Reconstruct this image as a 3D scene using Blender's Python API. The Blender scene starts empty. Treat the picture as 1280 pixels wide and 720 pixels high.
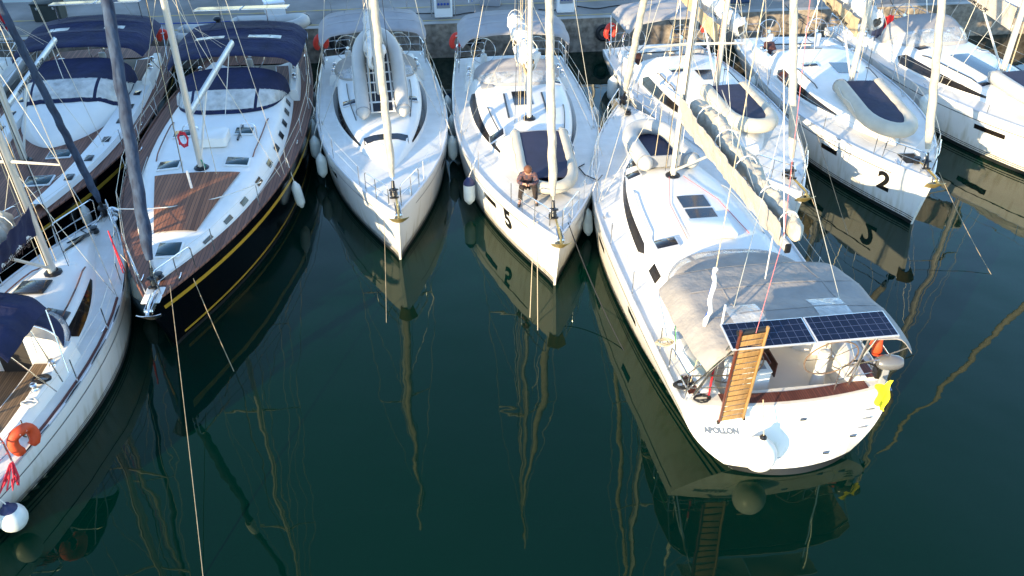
import bpy, math, random
from mathutils import Matrix, Vector, noise
R = math.radians
random.seed(7)
S = bpy.context.scene
COL = S.collection
V = Vector

# ------------------------------------------------------------------ helpers
class MB:
    """collects faces of one mesh"""
    def __init__(s): s.v = []; s.f = []
    def add(s, vs, fs):
        n = len(s.v); s.v += [tuple(p) for p in vs]; s.f += [tuple(i + n for i in f) for f in fs]; return s
    def grid(s, P, cu=False, cv=False):
        nu, nv = len(P), len(P[0]); vs = [p for r in P for p in r]; fs = []
        for i in range(nu if cu else nu - 1):
            for j in range(nv if cv else nv - 1):
                a, b = i, (i + 1) % nu; c, d = j, (j + 1) % nv
                fs.append((a * nv + c, b * nv + c, b * nv + d, a * nv + d))
        return s.add(vs, fs)
    def tube(s, path, r, n=6, cap=True, closed=False):
        path = [V(p) for p in path]; m = len(path)
        rs = r if isinstance(r, (list, tuple)) else [r] * m
        rings = []; up = None
        for i, p in enumerate(path):
            if closed: t = path[(i + 1) % m] - path[i - 1]
            else: t = path[min(i + 1, m - 1)] - path[max(i - 1, 0)]
            t.normalize()
            if up is None:
                up = V((0, 0, 1)) if abs(t.z) < .9 else V((1, 0, 0))
            a = (up - t * up.dot(t)); a.normalize(); up = a
            b = t.cross(a)
            rings.append([p + (a * math.cos(2 * math.pi * k / n) + b * math.sin(2 * math.pi * k / n)) * rs[i] for k in range(n)])
        n0 = len(s.v)
        s.grid(rings, cu=closed, cv=True)
        if cap and not closed:
            s.f.append(tuple(n0 + k for k in range(n))[::-1]); s.f.append(tuple(n0 + (m - 1) * n + k for k in range(n)))
        return s
    def box(s, c, d, M=None, bev=0):
        x, y, z = d[0] / 2, d[1] / 2, d[2] / 2; M = M or Matrix()
        if bev:
            b = bev; out = []
            prof = [(-z, b), (-z + b, 0), (z - b, 0), (z, b)]
            rings = []
            for zz, ins in prof:
                X, Y = x - ins, y - ins; k = b
                rings.append([(X, -Y + k), (X, Y - k), (X - k, Y), (-X + k, Y), (-X, Y - k), (-X, -Y + k), (-X + k, -Y), (X - k, -Y)])
                rings[-1] = [M @ V((p[0], p[1], zz)) + V(c) for p in rings[-1]]
            n0 = len(s.v); s.grid(rings, cv=True)
            s.f.append(tuple(n0 + k for k in range(8))[::-1]); s.f.append(tuple(n0 + 24 + k for k in range(8)))
            return s
        vs = [M @ V((a * x, b2 * y, e * z)) + V(c) for a in (-1, 1) for b2 in (-1, 1) for e in (-1, 1)]
        return s.add(vs, [(0, 1, 3, 2), (4, 6, 7, 5), (0, 4, 5, 1), (2, 3, 7, 6), (0, 2, 6, 4), (1, 5, 7, 3)])
    def lathe(s, prof, M=None, n=14):
        M = M or Matrix()
        rings = [[M @ V((r * math.cos(2 * math.pi * k / n), r * math.sin(2 * math.pi * k / n), z)) for k in range(n)] for r, z in prof]
        return s.grid(rings, cv=True)
    def solid(s, P, off):
        """a grid sheet given thickness 'off' (vector or function)"""
        nu, nv = len(P), len(P[0]); off = V(off)
        Q = [[V(p) + off for p in r] for r in P]
        n0 = len(s.v); s.grid(P); n1 = len(s.v); s.grid([r[::-1] for r in Q])
        s.grid([[P[0][j] for j in range(nv)], [Q[0][j] for j in range(nv)]]); s.grid([[P[-1][j] for j in range(nv)], [Q[-1][j] for j in range(nv)]])
        s.grid([[P[i][0] for i in range(nu)], [Q[i][0] for i in range(nu)]]); s.grid([[P[i][-1] for i in range(nu)], [Q[i][-1] for i in range(nu)]])
        return s
    def build(s, name, mat, parent=None, smooth=40, loc=None):
        me = bpy.data.meshes.new(name); me.from_pydata(s.v, [], s.f); me.update()
        import bmesh
        bm = bmesh.new(); bm.from_mesh(me); bmesh.ops.recalc_face_normals(bm, faces=bm.faces); bm.to_mesh(me); bm.free()
        if smooth:
            me.shade_smooth(); me.set_sharp_from_angle(angle=R(smooth))
        o = bpy.data.objects.new(name, me); COL.objects.link(o)
        if mat: me.materials.append(mat)
        if parent: o.parent = parent
        if loc: o.location = loc
        return o

def tag(o, label=None, cat=None, group=None, kind=None):
    if label: o['label'] = label
    if cat: o['category'] = cat
    if group: o['group'] = group
    if kind: o['kind'] = kind
    return o

def empty(name, loc, rz=0, label=None, cat=None, group=None):
    o = bpy.data.objects.new(name, None); COL.objects.link(o); o.location = loc; o.rotation_euler = (0, 0, rz)
    o.empty_display_size = .3
    return tag(o, label, cat, group)

def copy_obj(o, parent):
    c = o.copy(); COL.objects.link(c); c.parent = parent; return c

def lerp(a, b, t): return a + (b - a) * t
def sm(t): t = max(0, min(1, t)); return t * t * (3 - 2 * t)
def hang(a, b, sag, n=14):
    a, b = V(a), V(b)
    return [a.lerp(b, i / n) + V((0, 0, -sag * 4 * (i / n) * (1 - i / n))) for i in range(n + 1)]
def arc(p0, p1, p2, n=10):
    p0, p1, p2 = V(p0), V(p1), V(p2)
    return [p0 * (1 - t) ** 2 + p1 * 2 * t * (1 - t) + p2 * t * t for t in [i / n for i in range(n + 1)]]
def rounded(pts, r=.08, n=4):
    """polyline with rounded corners"""
    pts = [V(p) for p in pts]; out = [pts[0]]
    for i in range(1, len(pts) - 1):
        a, b, c = pts[i - 1], pts[i], pts[i + 1]
        ra = min(r, (a - b).length * .45); rb = min(r, (c - b).length * .45)
        out += arc(b + (a - b).normalized() * ra, b, b + (c - b).normalized() * rb, n)
    out.append(pts[-1]); return out

# ------------------------------------------------------------------ materials
def nodes(name):
    m = bpy.data.materials.new(name); m.use_nodes = True
    nt = m.node_tree; b = nt.nodes['Principled BSDF']; return m, nt, b
def mat(name, col, rough=.5, metal=0, var=0, vscale=3., bump=0, bscale=60., coat=0, col2=None, spec=None, sheen=0, stretch=None):
    m, nt, b = nodes(name); N = nt.nodes; L = nt.links
    b.inputs['Base Color'].default_value = (*col, 1); b.inputs['Roughness'].default_value = rough; b.inputs['Metallic'].default_value = metal
    if coat: b.inputs['Coat Weight'].default_value = coat; b.inputs['Coat Roughness'].default_value = .08
    if spec is not None: b.inputs['Specular IOR Level'].default_value = spec
    if var or bump:
        tc = N.new('ShaderNodeTexCoord'); src = tc.outputs['Object']
        if stretch:
            mp = N.new('ShaderNodeMapping'); mp.inputs['Scale'].default_value = stretch; L.new(src, mp.inputs[0]); src = mp.outputs[0]
    if var:
        n = N.new('ShaderNodeTexNoise'); n.inputs['Scale'].default_value = vscale; n.inputs['Detail'].default_value = 6; L.new(src, n.inputs['Vector'])
        r = N.new('ShaderNodeValToRGB'); r.color_ramp.elements[0].position = .3; r.color_ramp.elements[1].position = .7
        c2 = col2 or tuple(c * (1 - var) for c in col)
        r.color_ramp.elements[0].color = (*c2, 1); r.color_ramp.elements[1].color = (*col, 1)
        L.new(n.outputs['Fac'], r.inputs[0]); L.new(r.outputs[0], b.inputs['Base Color'])
    if bump:
        n2 = N.new('ShaderNodeTexNoise'); n2.inputs['Scale'].default_value = bscale; n2.inputs['Detail'].default_value = 4; L.new(src, n2.inputs['Vector'])
        bp = N.new('ShaderNodeBump'); bp.inputs['Strength'].default_value = 1; bp.inputs['Distance'].default_value = bump
        L.new(n2.outputs['Fac'], bp.inputs['Height']); L.new(bp.outputs[0], b.inputs['Normal'])
    return m

def teak(name, c1, c2, w=.06, rough=.65):
    """narrow planks along local x with dark caulking"""
    m, nt, b = nodes(name); N = nt.nodes; L = nt.links
    tc = N.new('ShaderNodeTexCoord'); sp = N.new('ShaderNodeSeparateXYZ'); L.new(tc.outputs['Object'], sp.inputs[0])
    d = N.new('ShaderNodeMath'); d.operation = 'DIVIDE'; d.inputs[1].default_value = w; L.new(sp.outputs['Y'], d.inputs[0])
    fl = N.new('ShaderNodeMath'); fl.operation = 'FLOOR'; L.new(d.outputs[0], fl.inputs[0])
    fr = N.new('ShaderNodeMath'); fr.operation = 'FRACT'; L.new(d.outputs[0], fr.inputs[0])
    wn = N.new('ShaderNodeTexWhiteNoise'); wn.noise_dimensions = '1D'; L.new(fl.outputs[0], wn.inputs['W'])
    mp = N.new('ShaderNodeMapping'); mp.inputs['Scale'].default_value = (2, 25, 4); L.new(tc.outputs['Object'], mp.inputs[0])
    n = N.new('ShaderNodeTexNoise'); n.inputs['Scale'].default_value = 1.5; n.inputs['Detail'].default_value = 5; L.new(mp.outputs[0], n.inputs['Vector'])
    av = N.new('ShaderNodeMath'); av.operation = 'MULTIPLY_ADD'; av.inputs[1].default_value = .55; L.new(wn.outputs['Value'], av.inputs[0])
    hf = N.new('ShaderNodeMath'); hf.operation = 'MULTIPLY'; hf.inputs[1].default_value = .55; L.new(n.outputs['Fac'], hf.inputs[0]); L.new(hf.outputs[0], av.inputs[2])
    r = N.new('ShaderNodeValToRGB'); r.color_ramp.elements[0].position = .15; r.color_ramp.elements[1].position = .85
    r.color_ramp.elements[0].color = (*c1, 1); r.color_ramp.elements[1].color = (*c2, 1); L.new(av.outputs[0], r.inputs[0])
    gt = N.new('ShaderNodeMath'); gt.operation = 'LESS_THAN'; gt.inputs[1].default_value = .14; L.new(fr.outputs[0], gt.inputs[0])
    mx = N.new('ShaderNodeMix'); mx.data_type = 'RGBA'; L.new(gt.outputs[0], mx.inputs[0]); L.new(r.outputs[0], mx.inputs[6]); mx.inputs[7].default_value = (.02, .016, .014, 1)
    L.new(mx.outputs[2], b.inputs['Base Color']); b.inputs['Roughness'].default_value = rough
    return m

def deckmat(name, col):
    """gelcoat deck with slightly greyer non-skid panels, moulded seams and grime"""
    m, nt, b = nodes(name); N = nt.nodes; L = nt.links
    tc = N.new('ShaderNodeTexCoord')
    br = N.new('ShaderNodeTexBrick'); br.inputs['Scale'].default_value = 1; br.inputs['Brick Width'].default_value = 1.15; br.inputs['Row Height'].default_value = .62
    br.inputs['Mortar Size'].default_value = .035; br.inputs['Mortar Smooth'].default_value = .1
    g = tuple(c * .955 for c in col); br.inputs['Color1'].default_value = (*g, 1); br.inputs['Color2'].default_value = (*[c * .97 for c in col], 1); br.inputs['Mortar'].default_value = (*col, 1)
    L.new(tc.outputs['Object'], br.inputs['Vector'])
    n = N.new('ShaderNodeTexNoise'); n.inputs['Scale'].default_value = 2.2; n.inputs['Detail'].default_value = 8; L.new(tc.outputs['Object'], n.inputs['Vector'])
    r = N.new('ShaderNodeValToRGB'); r.color_ramp.elements[0].position = .35; r.color_ramp.elements[0].color = (.90, .885, .86, 1); r.color_ramp.elements[1].position = .62; r.color_ramp.elements[1].color = (1, 1, 1, 1)
    L.new(n.outputs['Fac'], r.inputs[0])
    mx = N.new('ShaderNodeMix'); mx.data_type = 'RGBA'; mx.blend_type = 'MULTIPLY'; mx.inputs[0].default_value = 1; L.new(br.outputs['Color'], mx.inputs[6]); L.new(r.outputs[0], mx.inputs[7])
    L.new(mx.outputs[2], b.inputs['Base Color']); b.inputs['Roughness'].default_value = .5
    n2 = N.new('ShaderNodeTexNoise'); n2.inputs['Scale'].default_value = 9; n2.inputs['Detail'].default_value = 2; L.new(tc.outputs['Object'], n2.inputs['Vector'])
    bp = N.new('ShaderNodeBump'); bp.inputs['Distance'].default_value = .004; L.new(n2.outputs['Fac'], bp.inputs['Height']); L.new(bp.outputs[0], b.inputs['Normal'])
    return m

def solarmat():
    m, nt, b = nodes('solar cells'); N = nt.nodes; L = nt.links
    tc = N.new('ShaderNodeTexCoord')
    br = N.new('ShaderNodeTexBrick'); br.offset = 0; br.inputs['Scale'].default_value = 1; br.inputs['Brick Width'].default_value = .158; br.inputs['Row Height'].default_value = .158
    br.inputs['Mortar Size'].default_value = .004; br.inputs['Color1'].default_value = (.003, .005, .018, 1); br.inputs['Color2'].default_value = (.005, .008, .026, 1); br.inputs['Mortar'].default_value = (.085, .10, .15, 1)
    L.new(tc.outputs['Object'], br.inputs['Vector'])
    L.new(br.outputs['Color'], b.inputs['Base Color']); b.inputs['Roughness'].default_value = .2; b.inputs['Specular IOR Level'].default_value = .3
    return m

def gridmat(name, a, bcol, w, mort):
    m, nt, b = nodes(name); N = nt.nodes; L = nt.links
    tc = N.new('ShaderNodeTexCoord'); br = N.new('ShaderNodeTexBrick'); br.offset = 0; br.inputs['Scale'].default_value = 1
    br.inputs['Brick Width'].default_value = w; br.inputs['Row Height'].default_value = w * .8; br.inputs['Mortar Size'].default_value = mort
    br.inputs['Color1'].default_value = (*a, 1); br.inputs['Color2'].default_value = (*a, 1); br.inputs['Mortar'].default_value = (*bcol, 1)
    L.new(tc.outputs['Object'], br.inputs['Vector']); L.new(br.outputs['Color'], b.inputs['Base Color']); b.inputs['Roughness'].default_value = .6
    return m

def vinyl(name, col, alpha):
    m, nt, b = nodes(name); N = nt.nodes; L = nt.links
    b.inputs['Base Color'].default_value = (*col, 1); b.inputs['Roughness'].default_value = .12
    tc = N.new('ShaderNodeTexCoord'); n = N.new('ShaderNodeTexNoise'); n.inputs['Scale'].default_value = 3.5; n.inputs['Detail'].default_value = 3; L.new(tc.outputs['Object'], n.inputs['Vector'])
    mr = N.new('ShaderNodeMapRange'); mr.inputs[1].default_value = .3; mr.inputs[2].default_value = .7; mr.inputs[3].default_value = alpha - .25; mr.inputs[4].default_value = alpha + .2
    L.new(n.outputs['Fac'], mr.inputs[0]); L.new(mr.outputs[0], b.inputs['Alpha'])
    bp = N.new('ShaderNodeBump'); bp.inputs['Distance'].default_value = .05; L.new(n.outputs['Fac'], bp.inputs['Height']); L.new(bp.outputs[0], b.inputs['Normal'])
    return m

def plaid(name):
    m, nt, b = nodes(name); N = nt.nodes; L = nt.links
    tc = N.new('ShaderNodeTexCoord'); br = N.new('ShaderNodeTexChecker'); br.inputs['Scale'].default_value = 14
    br.inputs['Color1'].default_value = (.05, .042, .065, 1); br.inputs['Color2'].default_value = (.14, .065, .06, 1)
    L.new(tc.outputs['Object'], br.inputs['Vector']); L.new(br.outputs['Color'], b.inputs['Base Color']); b.inputs['Roughness'].default_value = .9
    return m

def gelmat(name, col):
    m = mat(name, col, .22, var=.05, vscale=1.1, coat=.4); nt = m.node_tree; N = nt.nodes; L = nt.links; b = N['Principled BSDF']
    tc = N.new('ShaderNodeTexCoord'); mp = N.new('ShaderNodeMapping'); mp.inputs['Scale'].default_value = (4.5, 4.5, .35); L.new(tc.outputs['Object'], mp.inputs[0])
    n = N.new('ShaderNodeTexNoise'); n.inputs['Scale'].default_value = 1.4; n.inputs['Detail'].default_value = 6; L.new(mp.outputs[0], n.inputs['Vector'])
    sp = N.new('ShaderNodeSeparateXYZ'); L.new(tc.outputs['Object'], sp.inputs[0])
    mr = N.new('ShaderNodeMapRange'); mr.inputs[1].default_value = .75; mr.inputs[2].default_value = .12; L.new(sp.outputs['Z'], mr.inputs[0])
    ad = N.new('ShaderNodeMath'); ad.operation = 'MULTIPLY_ADD'; ad.inputs[1].default_value = .22; L.new(mr.outputs[0], ad.inputs[0]); L.new(n.outputs['Fac'], ad.inputs[2])
    r = N.new('ShaderNodeValToRGB'); r.color_ramp.elements[0].position = .56; r.color_ramp.elements[0].color = (0, 0, 0, 1); r.color_ramp.elements[1].position = .88; r.color_ramp.elements[1].color = (.75, .75, .75, 1); L.new(ad.outputs[0], r.inputs[0])
    mx = N.new('ShaderNodeMix'); mx.data_type = 'RGBA'; L.new(r.outputs[0], mx.inputs[0]); src = b.inputs['Base Color'].links[0].from_socket; L.new(src, mx.inputs[6]); mx.inputs[7].default_value = (.50, .44, .30, 1); L.new(mx.outputs[2], b.inputs['Base Color'])
    return m
GEL = gelmat('white gelcoat', (.80, .78, .73))
GELC = mat('cream gelcoat', (.78, .76, .70), .25, var=.08, vscale=1.5, coat=.3)
NAVYH = mat('navy hull paint', (.0012, .0013, .003), .14, spec=.28, var=.3, vscale=2)
GOLD = mat('gold stripe paint', (.50, .30, .03), .35, var=.1)
BLACK = mat('black paint', (.008, .008, .009), .35)
BOOT = mat('black antifouling', (.010, .012, .012), .6, var=.4, vscale=4)
DECK = deckmat('deck non skid', (.79, .755, .69))
HOUSE = mat('house gelcoat', (.81, .78, .72), .4, var=.07, vscale=2.0, bump=.003, bscale=7)
TEAK = teak('teak decking', (.100, .036, .020), (.27, .112, .066), .085)
TEAKP = teak('warm teak panel', (.14, .046, .018), (.33, .125, .055), .085)
TEAKR = teak('red teak', (.085, .020, .014), (.16, .045, .030), .05)
TEAKY = teak('weathered teak', (.13, .085, .05), (.25, .16, .09), .05)
GLASS = mat('smoked acrylic', (.020, .016, .014), .10, var=.5, vscale=2.5)
HGLASS = mat('green tinted hatch acrylic', (.020, .050, .055), .10, var=.3, vscale=3)
DGLASS = mat('dark hatch acrylic', (.016, .017, .022), .12, var=.4, vscale=3)
ALU = mat('anodised spar', (.68, .63, .54), .34, .35, var=.1, vscale=2)
GREYSPAR = mat('grey boom', (.50, .52, .52), .35, .4, var=.08)
WIRE = mat('rigging wire', (.60, .55, .45), .35, .5)
STEEL = mat('stainless tube', (.72, .71, .69), .18, .95)
NAVYC = mat('navy canvas', (.008, .013, .058), .9, var=.45, vscale=1.8, bump=.04, bscale=4)
NAVYUV = mat('navy sail strip', (.035, .065, .12), .85, var=.9, vscale=5, col2=(.008, .016, .04), stretch=(1.5, 1.5, .6), bump=.02, bscale=9)
GREYC = mat('light grey canvas', (.36, .34, .33), .9, var=.14, vscale=1.6, bump=.025, bscale=3.2)
GREYD = mat('grey canvas', (.35, .315, .28), .9, var=.22, vscale=2.2, bump=.045, bscale=3.4)
BEIGEC = mat('beige canvas', (.43, .385, .33), .9, var=.2, vscale=3, bump=.05, bscale=4)
TANC = mat('tan canvas', (.44, .34, .21), .9, var=.2, vscale=2.5, bump=.015, bscale=5)
SAIL = mat('white sailcloth', (.72, .70, .66), .75, var=.12, vscale=4, bump=.02, bscale=9)
SAILC = mat('cream sailcloth', (.52, .46, .36), .8, var=.25, vscale=6, bump=.03, bscale=8)
HYP = mat('pale grey dinghy fabric', (.48, .46, .42), .55, var=.12, vscale=2.5, bump=.006, bscale=6)
HYPW = mat('cream dinghy fabric', (.56, .50, .39), .6, var=.2, vscale=2.5, bump=.008, bscale=6)
COVER = mat('navy dinghy floor', (.018, .022, .055), .75, var=.3, vscale=3, bump=.01, bscale=6)
GRID = gridmat('dinghy floor panels', (.012, .013, .018), (.62, .60, .55), .42, .035)
FEND = mat('white fender vinyl', (.72, .74, .68), .4, var=.16, vscale=5)
FNAVY = mat('navy fender end', (.015, .02, .08), .5)
ROPE = mat('cream rope', (.62, .50, .32), .9, var=.25, vscale=30)
ROPEW = mat('white rope', (.70, .66, .58), .9)
BROPE = mat('black rope', (.015, .016, .018), .9)
RROPE = mat('red rope', (.60, .03, .05), .9)
GROPE = mat('green rope', (.02, .25, .16), .9)
RUB = mat('black rubber', (.015, .015, .016), .6, var=.3)
ANCH = mat('galvanised anchor', (.42, .38, .28), .4, .7, var=.35, vscale=12)
ANCHSUN = mat('weathered sun tinted anchor', (.50, .38, .14), .4, .6, var=.4, vscale=12)  # gold base colour paints warm low sunlight onto the anchor; noise is weathering
SOLAR = solarmat()
FRAME = mat('silver frame', (.66, .66, .66), .35, .5)
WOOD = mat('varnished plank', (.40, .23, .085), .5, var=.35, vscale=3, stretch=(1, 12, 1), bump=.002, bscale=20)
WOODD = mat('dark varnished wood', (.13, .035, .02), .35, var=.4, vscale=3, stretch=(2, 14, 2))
CUSH = mat('brown cushion', (.10, .035, .025), .7, var=.3, vscale=4)
VIN = vinyl('clear vinyl window', (.50, .52, .55), .50)
VINW = vinyl('cloudy vinyl window', (.62, .60, .55), .80)
ORANGE = mat('orange lifebuoy cover', (.62, .065, .012), .65, var=.2, vscale=6)
REDB = mat('red buoy cover', (.75, .05, .03), .65, var=.2, vscale=6)
RED = mat('red cloth', (.50, .01, .02), .85, var=.2)
YEL = mat('yellow cloth', (.80, .70, .01), .8, var=.15, vscale=8)
LIME = mat('lime green cloth', (.08, .65, .08), .8)
BLUEF = mat('blue flag stripe', (.02, .07, .30), .85)
OUTB = mat('grey outboard cowling', (.12, .12, .125), .3, coat=.5, var=.1)
SKIN = mat('skin', (.52, .27, .18), .55)
ROPED = mat('weathered rope', (.40, .31, .19), .9, var=.35, vscale=8)
HAIR = mat('ginger brown hair', (.16, .06, .028), .7, var=.3, vscale=40)
PLAID = plaid('checked shirt')
TROU = mat('dark brown trousers', (.030, .020, .016), .9, var=.3, vscale=12)
SHOE = mat('black shoe', (.012, .012, .014), .5)
PLASTW = mat('white plastic', (.74, .74, .72), .35)
PLASTG = mat('grey plastic', (.24, .25, .27), .5)
INTER = mat('dark cabin interior', (.02, .016, .013), .8)
SHIRTB = mat('dark blue shirt', (.02, .03, .08), .9)

# ------------------------------------------------------------------ world, sun, camera
SUN_AZ, SUN_EL = 220.0, 12.0       # degrees clockwise from +Y, elevation
w = bpy.data.worlds.new('World'); S.world = w; w.use_nodes = True
nt = w.node_tree; bg = nt.nodes['Background']; sky = nt.nodes.new('ShaderNodeTexSky'); sky.sky_type = 'NISHITA'
sky.sun_disc = False; sky.sun_elevation = R(SUN_EL); sky.sun_rotation = R(SUN_AZ); sky.altitude = 0; sky.air_density = 1.0; sky.dust_density = .1; sky.ozone_density = 2.9
nt.links.new(sky.outputs[0], bg.inputs[0]); bg.inputs[1].default_value = .15
sl = bpy.data.lights.new('sun', 'SUN'); sl.energy = 2.8; sl.angle = R(.5); sl.color = (1, .80, .50)
so = bpy.data.objects.new('sun', sl); COL.objects.link(so); so.location = (-30, -30, 40)
sd = V((math.sin(R(SUN_AZ)) * math.cos(R(SUN_EL)), math.cos(R(SUN_AZ)) * math.cos(R(SUN_EL)), math.sin(R(SUN_EL))))
so.rotation_euler = sd.to_track_quat('Z', 'Y').to_euler()
cam = bpy.data.cameras.new('camera'); co = bpy.data.objects.new('camera', cam); COL.objects.link(co); S.camera = co
co.location = (0, 0, 12.5); co.rotation_euler = (R(90 - 35), 0, 0); cam.sensor_width = 36; cam.lens = 36 * 1050 / 1280; cam.clip_end = 6000; cam.clip_start = .1
S.view_settings.view_transform = 'Standard'; S.view_settings.look = 'None'; S.view_settings.gamma = 1; S.view_settings.exposure = 2.12

# ------------------------------------------------------------------ water and quay
def watermat():
    m, nt, b = nodes('harbour water'); N = nt.nodes; L = nt.links
    tc = N.new('ShaderNodeTexCoord')
    def nz(scale, det, st=(1, 1, 1)):
        mp = N.new('ShaderNodeMapping'); mp.inputs['Scale'].default_value = st; L.new(tc.outputs['Object'], mp.inputs[0])
        n = N.new('ShaderNodeTexNoise'); n.inputs['Scale'].default_value = scale; n.inputs['Detail'].default_value = det; n.inputs['Roughness'].default_value = .45
        L.new(mp.outputs[0], n.inputs['Vector']); return n.outputs['Fac']
    a = nz(.42, 1.5); c = nz(1.9, 1.5, (1, 1.3, 1)); e = nz(.06, 1)
    bp1 = N.new('ShaderNodeBump'); bp1.inputs['Strength'].default_value = 1; bp1.inputs['Distance'].default_value = .032; L.new(a, bp1.inputs['Height'])
    bp2 = N.new('ShaderNodeBump'); bp2.inputs['Strength'].default_value = 1; bp2.inputs['Distance'].default_value = .0016; L.new(c, bp2.inputs['Height']); L.new(bp1.outputs[0], bp2.inputs['Normal'])
    L.new(bp2.outputs[0], b.inputs['Normal'])
    r = N.new('ShaderNodeValToRGB'); r.color_ramp.elements[0].position = .35; r.color_ramp.elements[1].position = .65
    r.color_ramp.elements[0].color = (.00001, .0135, .0072, 1); r.color_ramp.elements[1].color = (.00001, .0090, .0068, 1); L.new(e, r.inputs[0])
    L.new(r.outputs[0], b.inputs['Base Color']); b.inputs['Roughness'].default_value = .015; b.inputs['IOR'].default_value = 1.333; b.inputs['Specular IOR Level'].default_value = .46; b.inputs['Specular Tint'].default_value = (.80, .95, .58, 1)
    return m
WATER = watermat()
tag(MB().grid([[(x, y, 0) for y in (-400, 0, 60, 3000)] for x in (-2500, 0, 2500)]).build('water', WATER, smooth=0), kind='structure')

CONC = mat('quay concrete', (.29, .265, .235), .85, var=.55, vscale=.5, bump=.01, bscale=14)
YLINE = mat('worn yellow road paint', (.46, .30, .06), .8, var=.5, vscale=3, col2=(.34, .29, .20))
def stonemat():
    m, nt, b = nodes('quay stone'); N = nt.nodes; L = nt.links
    tc = N.new('ShaderNodeTexCoord'); vo = N.new('ShaderNodeTexVoronoi'); vo.inputs['Scale'].default_value = 1.6; L.new(tc.outputs['Object'], vo.inputs['Vector'])
    n = N.new('ShaderNodeTexNoise'); n.inputs['Scale'].default_value = 4; n.inputs['Detail'].default_value = 8; L.new(tc.outputs['Object'], n.inputs['Vector'])
    r = N.new('ShaderNodeValToRGB'); r.color_ramp.elements[0].position = .3; r.color_ramp.elements[0].color = (.14, .115, .09, 1); r.color_ramp.elements[1].position = .75; r.color_ramp.elements[1].color = (.46, .39, .31, 1); L.new(n.outputs['Fac'], r.inputs[0])
    r2 = N.new('ShaderNodeValToRGB'); r2.color_ramp.elements[0].position = .0; r2.color_ramp.elements[0].color = (.75, .75, .75, 1); r2.color_ramp.elements[1].color = (1, .95, .9, 1); L.new(vo.outputs['Color'], r2.inputs[0])
    mx = N.new('ShaderNodeMix'); mx.data_type = 'RGBA'; mx.blend_type = 'MULTIPLY'; mx.inputs[0].default_value = 1; L.new(r.outputs[0], mx.inputs[6]); L.new(r2.outputs[0], mx.inputs[7])
    L.new(mx.outputs[2], b.inputs['Base Color']); b.inputs['Roughness'].default_value = .9
    bp = N.new('ShaderNodeBump'); bp.inputs['Distance'].default_value = .06; L.new(vo.outputs['Distance'], bp.inputs['Height']); L.new(bp.outputs[0], b.inputs['Normal'])
    return m
STONE = stonemat()
QA = R(6.9); QO = V((-2.65, 35.0, 0)); QD = V((math.cos(QA), math.sin(QA), 0)); QN = V((-math.sin(QA), math.cos(QA), 0)); QZ = 1.45
def q(a, b, z=QZ): p = QO + QD * a + QN * b; return V((p.x, p.y, z))
mb = MB(); mb.grid([[q(a, b) for b in (0, 5.3)] for a in (-60, 0, 70)]); tag(mb.build('quay_pavement', CONC, smooth=0), kind='structure')
mb = MB()                                                   # front and rear face of the quay, uneven stone courses
P = []
for i in range(261):
    a = -60 + i * .5
    P.append([q(a, -.004 - .05 * noise.noise((a * 1.3, z * 2.2, 0)) * (z < 1.3), z) for z in (-.6, 0, .3, .6, .9, 1.2, 1.4, QZ - .004)])
mb.grid(P); mb.grid([[q(a, 5.304, z) for z in (-.6, QZ - .004)] for a in (-60, 70)])
tag(mb.build('quay_wall', STONE, smooth=30), 'rough stone face of the quay above the water behind the sterns', 'wall')
mb = MB(); mb.box(q(5, .14, QZ + .004), (130, .34, .02), Matrix.Rotation(QA, 4, 'Z'))
tag(mb.build('quay_edge', mat('quay coping stone', (.42, .38, .33), .85, var=.35, vscale=1.2), smooth=0), kind='structure')
mb = MB()
for b0 in (2.35,):
    mb.grid([[q(a, b0 + .05 * math.sin(a), QZ + .008), q(a, b0 + .14 + .05 * math.sin(a), QZ + .008)] for a in [-40 + i for i in range(91)]])
tag(mb.build('yellow_line', YLINE, smooth=0), kind='structure')
mb = MB(); mb.grid([[q(a, .36, QZ + .017), q(a, .50, QZ + .017)] for a in range(-40, 10)]); tag(mb.build('edge_line', YLINE, smooth=0), kind='structure')

def bollard(a, b, lab):
    t = empty('bollard', q(a, b), 0, lab, 'bollard', 'bollards along the quay edge')
    MB().lathe([(0, 0), (.17, 0), (.17, .05), (.10, .08), (.09, .26), (.17, .32), (.18, .38), (.11, .44), (0, .45)]).build('post', BLACK, t)
    MB().lathe([(.0, 0), (.26, 0), (.26, .025), (0, .025)], n=12).build('base_plate', RUB, t, loc=(0, 0, .006))
for a, lab in [(-9.4, 'black iron bollard on the quay behind the navy bimini of the dark hulled yacht'), (-15.5, 'black iron bollard on the quay at far left behind the teak deck yacht'), (-5.9, 'black iron bollard on the quay between the dark yacht and its white neighbour'), (10.2, 'black iron bollard on the quay right of the red buoys')]:
    bollard(a, .62, lab)

def pedestal(a, b, lab, rz=0):
    t = empty('service_pedestal', q(a, b), QA + rz, lab, 'service pedestal', 'white service pedestals on the quay')
    MB().box((0, 0, .5), (.75, .34, 1.0), bev=.04).build('cabinet', PLASTW, t)
    MB().box((0, -.185, .62), (.56, .03, .40), bev=.01).build('socket_panel', PLASTG, t)
    for k in range(4): MB().lathe([(.0, 0), (.05, 0), (.05, .03), (0, .03)], Matrix.Translation((-.2 + k * .13, -.2, .6)) @ Matrix.Rotation(R(90), 4, 'X'), 10).build('socket', BLUEF, t)
    mb = MB(); mb.tube(rounded([(-.5, .1, 0), (-.5, .1, 1.15), (.5, .1, 1.15), (.5, .1, 0)], .15), .03); mb.build('guard_rail', STEEL, t)
pedestal(-.15, .9, 'white power and water pedestal on the quay between the two white yachts with beige biminis')
pedestal(5.1, .95, 'white power pedestal with steel guard on the quay left of the tan sail bag')
pedestal(-24, 1.2, 'white pedestal at the far left end of the quay')

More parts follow.
